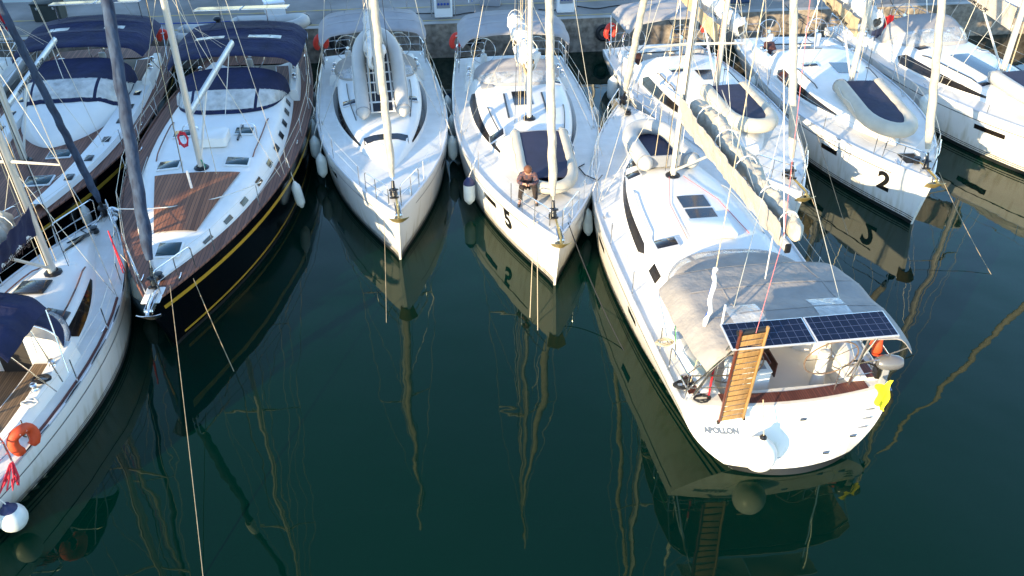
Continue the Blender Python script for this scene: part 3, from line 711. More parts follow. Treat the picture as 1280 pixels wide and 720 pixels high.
# ------------------------------------------------------------------ loose gear
def fender(Y, x, side, z, label, r=.15, l=.75, m=FEND, navy=False, tilt=0, out=0, ball=False, top=None):
    g = 'ball fenders hanging at the sterns' if ball else 'white fenders hanging between the hulls'
    p = Y.hp(max(.02, x), max(.1, z), side, r + .04 + out); w_ = Y.W(*p)
    t = empty('fender', w_, Y.ang, label, 'fender', g)
    F = Matrix.Rotation(tilt, 4, 'X') @ Matrix.Rotation(tilt * .5, 4, 'Y')
    if ball:
        prof = [(r * math.sin(a) * (1 if a > 1.2 else 1), -r * math.cos(a) * 1.12) for a in [math.pi * i / 14 for i in range(13)]] + [(r * .28, r * 1.2), (r * .2, r * 1.38)]
        MB().lathe(prof, F, 20).build('body', m, t)
        MB().lathe([(r * .62, r * .88), (r * .30, r * 1.2), (r * .23, r * 1.4), (0, r * 1.42)], F @ Matrix.Translation((0, 0, .006)), 16).build('neck', FNAVY if navy else BLACK, t)
        hh = r * 1.4
    else:
        k = l / 2; prof = [(0.02, -k - .05), (.05, -k - .03), (r * .55, -k + .03), (r * .9, -k + .10), (r, -k + .18), (r, k - .18), (r * .9, k - .10), (r * .55, k - .03), (.05, k + .03), (.02, k + .06)]
        MB().lathe(prof, F, 16).build('body', m, t)
        if navy: MB().lathe([(r + .006, k - .17), (r * .9 + .006, k - .10), (r * .55 + .006, k - .025), (.056, k + .036), (0, k + .07)], F, 16).build('end_cap', FNAVY, t)
        hh = k + .05
    tp = F @ V((0, 0, hh)); up = top or (Y.zs(x) + .35 - p.z)
    MB().tube([tp, V((tp.x * .3, -side * (r + out + .02), up))], .012, 5).build('rope', ROPEW, t, 0)
    return t

def dinghy(M, l, wd, r, label, tm, fm, cover=None, transom=True, hx=.55, bowlift=.12, bottom=False, group='inflatable dinghies stowed on the foredecks'):
    """inflatable boat, local x toward its bow"""
    t = empty('inflatable_dinghy', (0, 0, 0), 0, label, 'dinghy', group); t.matrix_world = M
    h = wd / 2 - r; path = [(0, -h, 0), (l * .3, -h, 0), (l * hx, -h, 0)]
    for i in range(1, 12):
        a = -math.pi / 2 + math.pi * i / 12; path.append((l * hx + (l * (1 - hx) - r) * math.cos(a) ** .8, h * math.sin(a), bowlift * math.cos(a)))
    path += [(l * hx, h, 0), (l * .3, h, 0), (0, h, 0)]
    rs = [r] * len(path); pts = [(-.30, -h, .03), (-.14, -h, .01)] + path + [(-.14, h, .01), (-.30, h, .03)]
    rr = [r * .30, r * .8] + rs + [r * .8, r * .30]
    MB().tube(pts, rr, 14).build('tube', tm, t, 60)
    G = []
    for i in range(14):
        x = lerp(.02, l - r * 1.3, i / 13); w_ = h if x < l * hx else h * math.sqrt(max(.02, 1 - ((x - l * hx) / (l * (1 - hx) - r * .9)) ** 2))
        G.append([V((x, w_ * v, -r * .35 + .02 * noise.noise((x * 3, v * 2, 1)))) for v in (-1, -.5, 0, .5, 1)])
    f = MB().solid(G, (0, 0, -.05)).build('floor', fm, t, 40)
    if cover:
        G2 = []
        for i in range(12):
            x = lerp(cover[0] * l, cover[1] * l, i / 11); w_ = h * 1.02 if x < l * hx else h * math.sqrt(max(.02, 1 - ((x - l * hx) / (l * (1 - hx) - r * .6)) ** 2))
            G2.append([V((x, w_ * v, r * .62 + .04 * (1 - v * v) + bowlift * max(0, x / l - hx) + .015 * noise.noise((x * 4, v * 3, 2)))) for v in (-1, -.66, -.33, 0, .33, .66, 1)])
        MB().solid(G2, (0, 0, -.03)).build('cover', COVER, t, 40)
    if transom: MB().box((.0, 0, .02), (.05, 2 * h - r * .6, r * 1.5), bev=.015).build('transom', PLASTG, t)
    for sd in (1, -1): MB().tube([(l * .1, sd * (h + r * .9), .12), (l * .25, sd * (h + r * 1.06), .06), (l * .4, sd * (h + r * .95), .12), (l * hx, sd * (h + r * 1.06), .06)], .011, 5).build('grab_line', ROPEW, t, 0)
    for sd in (1, -1): MB().tube([(-.02, sd * h + (r + .006) * math.cos(a), (r + .006) * math.sin(a)) for a in [2 * math.pi * j / 14 for j in range(14)]], .012, 5, closed=True).build('seam', PLASTG, t)
    return t

def line(name, pts, m, r, label, cat='mooring line', group=None):
    return tag(MB().tube(pts, r, 6).build(name, m, None, 0), label, cat, group)

def coil(Y, x, y, z, r, m, label, n=5, th=.013):
    rnd = random.Random(int(x * 91 + y * 17)); pts = []
    for i in range(n * 16):
        a = 2 * math.pi * i / 16; k = 1 + .25 * math.sin(i * .37) + rnd.uniform(-.05, .05); sq = .55 + .2 * math.sin(i * .11)
        pts.append(Y.W(x + r * k * math.cos(a) * sq, y + r * k * math.sin(a), z + .02 + .03 * (i / (n * 16)) + .012 * math.sin(i * 1.3)))
    return tag(MB().tube(pts, th, 5).build('rope_coil', m, None, 60), label, 'rope')

def horseshoe(Y, x, y, z, m, label, rz=0, s_=1):
    p = Y.W(x, y, z); t = empty('lifebuoy', p, Y.ang + rz, label, 'lifebuoy', 'horseshoe lifebuoys on the stern rails')
    a0 = [math.pi * (-.33 + 1.66 * i / 16) for i in range(17)]
    MB().tube([(.02 * math.sin(3 * a), .21 * s_ * math.cos(a), .25 * s_ * math.sin(a) + .1) for a in a0], [.07] + [.10] * 15 + [.07], 10).build('float', m, t)
    MB().box((.0, 0, .34 * s_), (.22, .16, .04), bev=.01).build('strap', PLASTW, t); return t

def flag(Y, x, y, z, h, kind, label, rz=0):
    p = Y.W(x, y, z); t = empty('flag', p, Y.ang + rz, label, 'flag')
    MB().tube([(0, 0, 0), (-.12, 0, h)], .014, 6).build('pole', PLASTW, t)
    def cloth(v0, v1, u1=1, o=0): return [[V((-.05 - .07 * h - .24 * u * .6 + .03 * math.sin(v * 9 + u * 5), .05 * math.sin(u * 7 + v * 3) + .14 * u + o, h * .95 - .06 - .75 * h * v - .22 * u)) for v in [lerp(v0, v1, j / 4) for j in range(5)]] for u in [u1 * i / 8 for i in range(9)]]
    if kind == 'red': MB().grid(cloth(0, 1)).build('cloth', RED, t)
    else:
        c = MB().grid(cloth(0, 1)).build('cloth', PLASTW, t)
        for k in range(0, 9, 2):
            for o in (.004, -.004): MB().grid(cloth(k / 9, (k + 1) / 9, 1, o)).build('stripe', BLUEF, c)
        for o in (.007, -.007): MB().grid(cloth(0, 5 / 9, .4, o)).build('canton', BLUEF, c)
    return t

# ================================================================== the yachts
# --- dark blue teak-decked yacht
C = Yacht((-9.6, 31.3), (-7.84, 14.6), 4.95, 'large dark blue hulled yacht with gold stripes, teak deck and navy canopies', name='sailing_yacht', group=None,
          house=(4.9, 15.7), hh=.52, sd=.62, sdf=.26, tap=.0, tp=9, cx0=1.2, tf=.72, zst=1.45, zbw=1.75, hullm=NAVYH, gold=True, deckm=TEAK, pw=2.3, s0=.40, rb=.9, railm=TEAK)
C.hull(); C.deck(); C.house(); C.cockpit(solem=TEAKY, seatm=TEAK, seat=.5)
C.rig(10.85, .05, 21.0, genoa=NAVYUV, gr=.12, sp=(7.2, 13.0), stay=16.2, lines=5, band=.36)
C.boom(6.9, 1.55, .55, .55, GREYSPAR)
C.hood(5.0, 7.3, 1.75, 1.05, NAVYC, VINW)
C.bimini(1.3, 4.9, 2.15, 3.02, NAVYC, patch=[(.55, -.42, .1, .45), (.55, .42, .1, .5)])
C.solar((1.9, -.75, 3.75), .75, 1.55, -.15); C.solar((1.9, .85, 3.75), .75, 1.55, -.15)
mb = MB()
for y in (-.75, .85): MB().tube([(1.9, y, 3.72), (1.9, y, 3.15)], .02, 6).build('panel_strut', STEEL, C.root)
P = [[V((x, lerp(-1, 1, j / 8) * lerp(1.12, .50, (x - 11.15) / 2.85), C.top(x, lerp(-1, 1, j / 8) * lerp(1.12, .50, (x - 11.15) / 2.85)) + .035)) for j in range(9)] for x in [lerp(11.15, 14.0, i / 14) for i in range(15)]]
MB().grid(P).build('teak_roof_panel', TEAKP, C.root)
C.hatch(14.75, .02, .5, .52, HGLASS, PLASTW); C.hatch(10.6, -.86, .42, .55, HGLASS, PLASTW); C.hatch(10.55, .95, .42, .58, HGLASS, PLASTW); C.hatch(8.6, -.9, .4, .5, HGLASS, PLASTW); C.hatch(8.6, .85, .4, .5, HGLASS, PLASTW)
for x in (5.6, 6.4, 7.3, 8.2, 9.1, 10.1, 11.2, 12.3, 13.2, 14.1):
    for sd in (1, -1):
        c = C.sec(x); a, b_ = c[1], c[2]; P = [[V((xx, sd * (lerp(C.sec(xx)[1][0], C.sec(xx)[2][0], v) + .012), lerp(C.sec(xx)[1][1], C.sec(xx)[2][1], v) + .006)) for v in (.25, .8)] for xx in (x - .17, x, x + .17)]
        MB().grid(P).build('window', GLASS, C.root)
C.handrail(7.6, 10.2, .72, TEAK)
MB().box((9.3, .1, C.top(9.3, .1) + .16), (.75, .85, .34), bev=.05).build('deck_box', HOUSE, C.root)
MB().box((8.7, .75, C.top(8.7, .75) + .03), (1.0, .05, .05)).build('track', BLACK, C.root)
for y in (-.55, 1.05):
    mb = MB(); mb.tube(rounded([(9.0, y - .22, C.top(9, y) - .01), (9.0, y - .22, C.top(9, y) + .45), (9.0, y + .22, C.top(9, y) + .45), (9.0, y + .22, C.top(9, y) - .01)], .18), .016); mb.build('mast_guard', STEEL, C.root)
MB().tube([(12.0, .02, C.top(12, 0)), (12.05, .02, C.top(12, 0) + .55)], .035, 8).build('staysail_post', PLASTW, C.root)
C.rail(1.4, 14.6, 7, .66); C.anchor(STEEL, .1); C.cleats(); C.winches((2.6, 3.6)); C.wheel(2.0, 0, .5)
MB().box((16.35, 0, C.zs(16.3) + .035), (.6, .40, .04), bev=.015).build('bow_plate', PLASTW, C.root)
for k, sd in enumerate((1, -1)): MB().tube([C.hp(x, C.zs(x) + .05, sd, -.45) for x in [lerp(9, 15.6, i / 10) for i in range(11)]], .011, 5).build('jackline', ROPEW, C.root, 0)

# --- white yacht with grey dinghy leaning
D = Yacht((-5.37, 31.9), (-2.98, 18.85), 4.3, 'white yacht with beige bimini and a big grey dinghy leaning against its mast', group=YG, house=(3.2, 10.6), hh=.55, cx0=.7, tf=.88, ports=[(8.9, 9.6), (5.5, 6.2)])
D.hull(); D.deck(); D.house(); D.cockpit(); D.swin(4.0, 8.9); D.flush(8.95, -.36, .34, .60); D.flush(8.95, .36, .34, .60); D.hatch(6.3, -1.0, .3, .42); D.hatch(6.3, .95, .3, .42)
D.rig(6.95, -.05, 18.0, stay=12.55, gr=.095, lines=4); D.boom(3.0, 1.2, .35, 0, ALU, TANC, SAIL, hs=1.25, sidebag=(1, -1), baghi=.3)
D.hood(3.1, 4.6, 1.45, .85, BEIGEC, VIN); D.bimini(.3, 2.9, 1.9, 2.98, GREYC); D.handrail(4.6, 7.6, .66, BLACK)
struts(D, -.75, .75, .25, 3.65, 1.45)
D.rail(1.2, 11.4, 6); D.anchor(ANCHSUN); D.cleats(); D.winches((2.2, 2.8)); D.wheel(1.0, -.95); D.wheel(1.0, .95)

# --- white yacht number five
E = Yacht((-.15, 31.5), (1.14, 17.63), 4.6, 'white yacht numbered 5 with a seated man and navy covered dinghy on its foredeck', group=YG, house=(3.4, 11.2), hh=.56, cx0=.8, tf=.88, ports=[(10.3, 11.1), (6.5, 7.2)])
E.hull(); E.deck(); E.house(); E.cockpit(); E.swin(4.3, 8.9); E.hatch(8.25, -1.05, .32, .5); E.hatch(8.9, 1.0, .32, .42); E.hatch(4.4, -1.1, .5, .36, m=PLASTG, fm=PLASTG); E.flush(5.75, -.05, 1.1, .62); E.hatch(4.3, 1.2, .3, .36)
E.rig(7.35, 0, 18.5, stay=13.05, gr=.10, lines=5); E.boom(3.4, 1.3, .4, -.1, ALU, TANC, SAIL, hs=1.35, sidebag=(1, -1), baghi=.32)
E.hood(3.3, 4.7, 1.5, .9, GREYC, VIN); E.bimini(.3, 3.0, 1.95, 3.05, GREYC); E.handrail(6.2, 8.2, .72, BLACK)
struts(E, -.6, 1.0, .2, 3.75, 1.5)
E.rail(1.2, 11.9, 6); E.anchor(ANCHSUN); E.cleats(); E.winches((2.3, 2.9)); E.wheel(1.0, -1.0); E.wheel(1.0, 1.0)
for sd in (-1, 1): word('5', .80, (lambda x, y, sd=sd: E.hp(11.75 - sd * x, .68 + y, sd, .012)), BLACK, E.hullo, 'boat_number', .03)
MB().box((6.3, -.62, E.top(6.3, -.62) + .02), (1.9, .05, .035)).build('genoa_track', BLACK, E.root); MB().box((6.3, .62, E.top(6.3, .62) + .02), (1.9, .05, .035)).build('genoa_track', BLACK, E.root)

# --- white yacht stern toward the camera
F = Yacht((5.42, 12.35), (3.57, 26.26), 4.6, 'white yacht with its broad stern toward us, solar panels and beige canopy aft', group=None, house=(2.9, 11.6), hh=.56, cx0=.16, tf=.93, tuck=.40, zst=1.3, zbw=1.6, rt=.62, bulge=.28, helm=1.5, csd=.40, ports=[(9.6, 10.4), (6.2, 6.9), (3.2, 3.8)], s0=.42)
F.hull(); F.deck(); F.house(); F.cockpit(seat=.5, depth=.42, coam=.26, aftopen=False); F.swin(4.9, 9.1, .15, .8)
F.swin(3.75, 4.3, .3, .85, taper=(0, 0))
F.flush(9.2, .72, .38, .5); F.flush(6.6, -.1, .62, .72); F.flush(5.95, -.1, .52, .72); F.hatch(4.75, 1.15, .34, .5); F.hatch(8.4, 1.0, .3, .36); F.flush(10.6, .25, .45, .45)
MB().box((5.1, -.05, F.top(5.1, 0) + .08), (.85, 1.1, .16), bev=.05).build('hatch_garage', HOUSE, F.root)
F.handrail(5.0, 7.6, .80, GREYSPAR)
F.rig(8.1, 0, 18.5, stay=13.7, gr=.10, lines=4); F.boom(1.0, 1.75, .40, .12, ALU, BEIGEC, SAILC, hs=1.15, sidebag=(1,), baghi=.60, heapoff=-.30)
F.hood(2.45, 4.15, 1.72, 1.02, GREYD, VIN); F.bimini(2.55, -.50, 2.1, 2.66, GREYD, dz=.30, crown=.16, drop=.30, patch=[(.66, -.35, .2, .32), (.66, .45, .2, .30)], legs=True)
F.solar((-.60, 1.02, 3.38), .66, 1.52, -.10); F.solar((-.60, -.52, 3.38), .66, 1.52, -.10)
for y in (1.55, -1.05):
    MB().tube([(-.55, y, 3.35), (.1, y * 1.25, 1.3)], .028, 8).build('solar_arch', STEEL, F.root); MB().tube([(-.75, y, 3.35), (.3, y * 1.3, 1.3)], .02, 8).build('solar_arch', STEEL, F.root)
F.rail(1.6, 12.0, 6); F.anchor(ANCH); F.cleats(); F.winches((2.9,)); F.wheel(.55, .98, .54, RIM, z=.84); F.wheel(.55, -.98, .54, RIM, z=.84)
MB().grid([[F.tp(r, F.zst) + V((dx, 0, .038 - .03 * r * r * .6)) for r in [-.78 + 1.42 * i / 16 for i in range(17)]] for dx in (.05, .33)]).build('teak_step', TEAKR, F.root)
for sd in (1, -1): MB().grid([[V((x, sd * y, F.zst + .06)) for y in (1.42, 1.95)] for x in (.2, .75)]).build('helm_seat', TEAKR, F.root)
for sd in (1, -1): MB().box((.47, sd * 1.68, F.zst + .01), (.62, .60, .08), bev=.02).build('seat_base', HOUSE, F.root)
mb = MB(); mb.box((1.35, .2, 1.42), (1.1, .34, .05), bev=.015); mb.box((1.35, .50, 1.22), (1.1, .03, .36)); mb.box((1.35, -.10, 1.22), (1.1, .03, .36)); mb.box((1.35, .2, 1.15), (.5, .2, .50)); mb.build('cockpit_table', WOODD, F.root)
# bathing platform panel seams, fittings and the name on the transom
mb = MB()
def seam(pts): mb.tube(pts, .006, 4)
seam([F.tp(r, .33, .002) for r in [-.62 + 1.2 * i / 12 for i in range(13)]]); seam([F.tp(.58, z, .002) for z in (.33, .7, 1.0, 1.28)]); seam([F.tp(-.64, z, .002) for z in (.33, .7, 1.0, 1.28)])
mb.build('platform_seam', PLASTG, F.root)
for r, z in ((-.1, 1.0), (-.45, .30), (.40, .30), (-.74, .5)): p = F.tp(r, z, .01); MB().box(p, (.03, .14, .06), bev=.01).build('latch', STEEL, F.root)
word('APOLLON', .155, lambda x, y: F.tp(.70 - x / 2.15, .80 + y, .020), mat('grey blue letters', (.10, .12, .16), .4), F.root, 'boat_name', .008)
mb = MB()
for k in range(3): p = F.tp(-.80, .95 - k * .16, .012); mb.box(p, (.03, .24, .02))
mb.build('transom_step', PLASTG, F.root)

# --- yacht behind it
G = Yacht((5.46, 32.74), (7.83, 19.96), 4.5, 'white yacht with open cockpit, tan sail bag and cream dinghy behind the near yacht', group=YG, house=(3.0, 10.2), hh=.55, cx0=.7, tf=.86, ports=[(9.4, 10.1)])
G.hull(); G.deck(); G.house(); G.cockpit(solem=None); G.swin(3.9, 8.2); G.hatch(4.5, -.55, .3, .5); G.flush(5.0, .35, .9, .6)
G.rig(6.4, .1, 18.0, stay=12.3, gr=.095, lines=6); G.boom(2.9, 1.55, .75, -.35, ALU, TANC, SAIL, hs=1.35, sidebag=(-1,), baghi=.55, heapoff=.45)
G.bimini(.2, 2.5, 1.85, 3.0, GREYC); G.handrail(4.4, 6.0, .72, BLACK)
G.rail(1.2, 11.2, 6); G.anchor(ANCHSUN); G.cleats(); G.winches((2.0, 2.6)); G.wheel(.95, -.95); G.wheel(.95, .95)
mb = MB(); mb.box((1.9, .1, 1.36), (.9, .55, .04)); mb.box((1.9, .1, 1.1), (.6, .16, .5)); mb.build('cockpit_table', WOODD, G.root)
MB().box((2.0, -1.15, 1.42), (.75, .4, .16), Matrix.Rotation(.5, 4, 'Y'), bev=.03).build('cushion', CUSH, G.root)
MB().box((2.0, 1.15, 1.46), (.8, .4, .5), Matrix.Rotation(-.5, 4, 'Y'), bev=.06).build('folded_hood', GREYC, G.root)

# --- yacht number two
H = Yacht((11.0, 33.7), (11.64, 20.74), 4.6, 'white yacht numbered 2 with an open bow hatch and navy floored dinghy', group=YG, house=(3.2, 10.6), hh=.55, cx0=.7, tf=.88, ports=[(9.3, 10.0)])
H.hull(); H.deck(); H.house(); H.cockpit(); H.swin(4.3, 8.4); H.hatch(4.9, -.75, .34, .5); H.flush(5.2, .35, 1.0, .7); H.hatch(6.6, .9, .3, .3)
H.rig(6.75, 0, 18.0, stay=12.5, gr=.105, lines=4); H.boom(2.9, 1.6, .55, -.3, ALU, TANC, SAIL, hs=1.5, sidebag=(-1,), baghi=.5, heapoff=.3, text='www.sailways.gr', tsize=.26, tu=.42, tz=(-.02, .13))
H.rail(1.2, 11.2, 6); H.anchor(ANCHSUN); H.cleats(); H.winches((2.2, 2.8)); H.wheel(1.0, -.95); H.wheel(1.0, .95); H.handrail(5.0, 6.8, .72, BLACK)
word('2', .80, lambda x, y: H.hp(11.75 + x, .66 + y, -1, .012), BLACK, H.hullo, 'boat_number', .03)
mb = MB(); mb.box((1.9, 0, 1.36), (.9, .55, .04)); mb.box((1.9, 0, 1.1), (.6, .16, .5)); mb.build('cockpit_table', WOODD, H.root)
MB().box((2.6, -1.0, 1.5), (.7, .45, .4), Matrix.Rotation(-.4, 4, 'Y'), bev=.06).build('folded_hood', GREYC, H.root); MB().box((1.7, -1.1, 1.42), (.6, .4, .3), Matrix.Rotation(.4, 4, 'Y'), bev=.04).build('cushion', CUSH, H.root)
z = H.zs(11.6)
MB().box((11.55, 0, z + .035), (.62, .5, .012)).build('locker_opening', INTER, H.root)
MB().box((11.42, .42, z + .30), (.64, .05, .58), Matrix.Rotation(-.35, 4, 'X'), bev=.015).build('locker_lid', HOUSE, H.root)

# --- yacht at the right edge
I_ = Yacht((15.1, 35.5), (18.0, 21.8), 4.6, 'white yacht at the right edge with clear sprayhood and lettered beige sail bag', group=YG, house=(3.4, 11.4), hh=.58, cx0=.7, tf=.88, ports=[(9.5, 10.6), (4.3, 4.9), (2.6, 3.2)])
I_.hull(); I_.deck(); I_.house(); I_.cockpit(); I_.swin(4.5, 8.8); I_.flush(6.9, -.1, 2.2, .75, DGLASS); I_.hatch(4.9, -1.0, .3, .4); I_.hatch(5.5, 1.1, .3, .4); I_.hatch(8.3, -.9, .3, .3)
I_.rig(7.95, 0, 18.5, stay=13.4, gr=.10, lines=4); I_.boom(3.3, 1.6, .75, -.25, ALU, BEIGEC, SAIL, hs=1.5, sidebag=(-1,), baghi=.62, heapoff=.3, text='www.sailways.gr', tsize=.27, tu=.46, tz=(-.02, .14))
I_.hood(3.2, 4.9, 1.6, 1.15, GREYC, VIN); I_.bimini(.2, 2.9, 1.95, 3.35, GREYC); I_.handrail(5.4, 8.2, .74, BLACK)
I_.rail(1.2, 11.9, 6); I_.anchor(ANCH); I_.cleats(); I_.winches((2.2, 2.8)); I_.wheel(1.0, -.95); I_.wheel(1.0, .95)

# --- near left yacht, stern toward the camera
A = Yacht((-10.40, 9.65), (-10.60, 19.31), 3.55, 'white yacht at the lower left with navy canopies and teak cockpit seats', group=None, house=(4.0, 8.8), hh=.44, sd=.56, cx0=.9, tf=.66, zst=1.1, zbw=1.4, rt=.5, s0=.42, pw=2.1, csd=.36, mastm=ALU)
A.hull(); A.deck(); A.house(); A.cockpit(seat=.5, depth=.40, solem=TEAKY, seatm=TEAKY); A.swin(4.4, 6.5); A.hatch(8.0, .12, .5, .62, fm=BLACK); A.hatch(4.75, -.70, .34, .42, fm=BLACK); A.hatch(5.75, .2, .46, .62, fm=BLACK)
A.rig(6.35, 0, 15.5, rake=.035, genoa=NAVYUV, gr=.085, sp=(4.6, 8.6), stay=9.4, lines=5)
A.boom(3.0, 1.25, .12, .05, PLASTW, NAVYC, SAILC, hs=1.0, sidebag=(-1,), baghi=.55, heapoff=.35, text='www.sailways.gr', tside=-1, tsize=.26, tu=.36, tz=(-.10, .10))
A.hood(3.8, 4.9, 1.25, .85, NAVYC, VIN); A.bimini(3.75, 2.1, 1.32, 2.95, NAVYC, dz=.0, crown=.18); A.handrail(4.6, 6.8, .72, TEAK)
A.rail(1.5, 8.2, 5, .6); A.anchor(STEEL); A.cleats(); A.winches((2.6, 3.3)); A.wheel(2.0, 0, .48)
mb = MB(); mb.tube(rounded([(1.0, -1.35, 1.1), (1.0, -1.35, 1.95), (.9, 1.35, 1.95), (.9, 1.35, 1.1)], .3), .02); mb.build('stern_rail', STEEL, A.root)
MB().box((.55, 0, A.zst + .04), (.75, 2.0, .03), bev=.01).build('teak_step', TEAKY, A.root)
for sd in (1, -1): MB().tube([A.hp(x, A.zs(x) + .012, sd, -.12) for x in [lerp(1.5, 6, i / 8) for i in range(9)]], .03, 6).build('teak_rail', TEAKR, A.root)

# --- teak-decked yacht at upper left
B = Yacht((-15.3, 32.0), (-12.75, 16.6), 5.2, 'teak decked yacht with rounded white coachroof and navy canopies at upper left', group=None, house=(4.6, 9.2), hh=.80, sd=.95, cx0=1.2, tf=.82, zst=1.4, zbw=1.65, hullm=NAVYH, gold=True, deckm=TEAK, pw=2.2, railm=TEAK)
B.hull(); B.deck(); B.house(); B.cockpit(solem=TEAKY, seatm=TEAK)
B.rig(10.0, -.45, 20.0, genoa=None, sp=(7, 12.5), stay=15.0, lines=6, drum=True)
B.boom(5.8, 1.65, .50, .35, GREYSPAR, text='WWW.SAILWAYS.GR', tside=1, tsize=.22, tu=.42, tz=(-.07, .075))
B.hood(4.7, 7.3, 1.75, 1.05, NAVYC, VINW, panels=3); B.bimini(1.1, 4.6, 2.2, 2.95, NAVYC, patch=[(.5, .42, .1, .3), (.5, -.42, .1, .3)])
struts(B, -.6, .95, 1.6, 3.65, 1.5, 3.0)
# white cabin side strip with small black ports along the port deck
for sd in (1, -1):
    P = [[V((x, sd * (B.b(x) * k_), B.zs(x) + dz)) for k_, dz in ((.83, .03), (.80, .17), (.55, .20), (.53, .03))] for x in [lerp(4.2, 13.2, i / 24) for i in range(25)]]
    MB().grid(P).build('raised_cabin_side', HOUSE, B.root)
    for x in (5.4, 6.6, 7.8, 9.2, 10.5, 11.7): MB().box((x, sd * B.b(x) * .70, B.zs(x) + .192), (.36, .22, .03), bev=.01).build('deck_port', GLASS, B.root)
B.hatch(9.75, .45, .5, .62, HGLASS, PLASTW); B.hatch(11.5, .35, .55, .66, HGLASS, PLASTW)
B.rail(1.4, 13.8, 7, .66); B.anchor(STEEL); B.cleats(); B.winches((2.6, 3.4)); B.wheel(1.9, 0, .5)
B_rib = B.W(.4, 1.9, 0)

# --- sliver of one more yacht at far left
J = Yacht((-20.6, 31.2), (-18.2, 17.2), 4.4, 'yacht at the far left edge with only its navy bimini and boom showing', group=None, house=(3.2, 10.4), hh=.55, cx0=.8)
J.hull(); J.deck(); J.house(); J.cockpit(); J.swin(4.0, 8.0); J.rig(7.0, 0, 17.5, stay=13.2, lines=3); J.boom(3.2, 1.3, .3); J.bimini(.3, 3.0, 1.95, 2.95, NAVYC); J.hood(3.1, 4.6, 1.5, .9, NAVYC, VIN); J.rail(); J.cleats(); J.wheel(1.0, .9)

# ---- boats beyond the quay
for n_, (a, ln, w_, lab) in enumerate([(-17.5, 11, 3.8, 'white yacht bow across the quay, far left'), (-11.3, 12, 3.9, 'white yacht across the quay behind the two navy canopied yachts'), (-5.2, 10.5, 3.6, 'white yacht across the quay above the dark hulled yacht'),
        (1.8, 12, 4.0, 'white yacht across the quay above the seated man'), (8.6, 11.5, 3.8, 'white yacht across the quay above the near stern'), (15, 12, 4.0, 'white yacht across the quay toward the right'), (21, 12, 4.0, 'white yacht across the quay at far right')]):
    bw = q(a, 4.9, 0); st = bw + QN * ln
    K = Yacht((st.x, st.y), (bw.x, bw.y), w_, lab, group='yachts moored on the far side of the quay', house=(3, ln * .78), cx0=.8, zbw=1.75)
    K.hull(); K.deck(); K.house(); K.cockpit(); K.swin(3.8, ln * .62); K.rig(ln * .55, 0, 16.5, stay=ln - .7, lines=1, genoa=SAILC); K.boom(2.6, 1.2, .2, bag=[TANC, NAVYC, GREYC][n_ % 3], heap=SAIL); K.rail(); K.anchor()

# ---- dinghies
def onroof(Y, x, y, dz, pitch=0, yaw=0): return Y.M @ Matrix.Translation((x, y, Y.top(x, y) + dz)) @ Matrix.Rotation(yaw, 4, 'Z') @ Matrix.Rotation(pitch, 4, 'Y')
z0 = D.top(7.8, 0) + .27
pit = math.atan2(1.35, 3.0)
dinghy(D.M @ Matrix.Translation((7.75, 0.02, z0)) @ Matrix.Rotation(math.pi, 4, 'Z') @ Matrix.Rotation(-pit, 4, 'Y'), 3.45, 1.66, .22, 'large pale grey inflatable leaning bow up against the mast with black panelled floor', HYP, GRID, transom=False)
dinghy(onroof(E, 8.85, .12, .20, .085), 3.2, 1.70, .165, 'cream inflatable with navy cover that the seated man leans against', HYPW, COVER, cover=(.0, .80))
dinghy(onroof(F, 8.55, .02, .22, .06), 2.6, 1.75, .23, 'grey white inflatable in front of the mast of the near yacht', HYP, COVER)
dinghy(onroof(G, 6.85, .22, .22, .06), 3.0, 1.7, .22, 'cream inflatable with navy cover behind the tan sail bag yacht mast', HYPW, COVER, cover=(.0, .86), transom=False)
dinghy(onroof(H, 7.35, .0, .22, .07), 3.5, 1.7, .23, 'cream inflatable with navy cover on the deck of yacht number 2', HYPW, COVER, cover=(.0, .84), transom=False)
dinghy(onroof(I_, 8.45, .0, .22, .06), 3.3, 1.8, .22, 'pale grey inflatable with navy cover at the right edge of the photo', HYP, COVER, cover=(.0, .85), transom=False)
dinghy(Matrix.Translation(V((-12.6, 31.9, 2.0))) @ Matrix.Rotation(R(5), 4, 'Z'), 2.8, 1.5, .22, 'grey inflatable hung across the stern of the teak decked yacht', HYP, PLASTG, group=None)
dinghy(Matrix.Translation(V((-10.6, 32.3, 2.2))) @ Matrix.Rotation(R(6), 4, 'Z'), 2.8, 1.5, .22, 'pale grey inflatable hung under the bimini at the stern of the dark hulled yacht', HYP, PLASTG, group=None)

# ---- fenders
fender(C, 10.1, 1, .75, 'white fender on the dark hulled yacht, lowest and nearest its gold stripe', .14, .8, tilt=.12)
fender(C, 5.6, 1, .9, 'short white fender on the dark hulled yacht near its bimini corner', .16, .7)
fender(C, 9.6, -1, 1.0, 'small white fender on the left side of the dark hulled yacht by the navy headsail', .13, .6)
fender(B, 7.0, 1, 1.0, 'white fender between the two teak decked yachts, upper one', .13, .6); fender(B, 9.2, 1, .9, 'white fender between the two teak decked yachts, lower one', .13, .6)
fender(B, 12.4, 1, .9, 'white fender between teak decked yacht and lower left yacht bow', .13, .6)
fender(D, 8.3, -1, .75, 'white fender with black top, lowest of three left of the grey dinghy yacht', .16, .72); fender(D, 7.2, -1, .85, 'middle one of the three fenders left of the grey dinghy yacht', .17, .72); fender(D, 6.0, -1, .9, 'upper one of the three fenders left of the grey dinghy yacht', .15, .7); fender(D, 3.6, -1, .9, 'white fender at the stern quarter of the grey dinghy yacht, by the dark yacht', .15, .7)
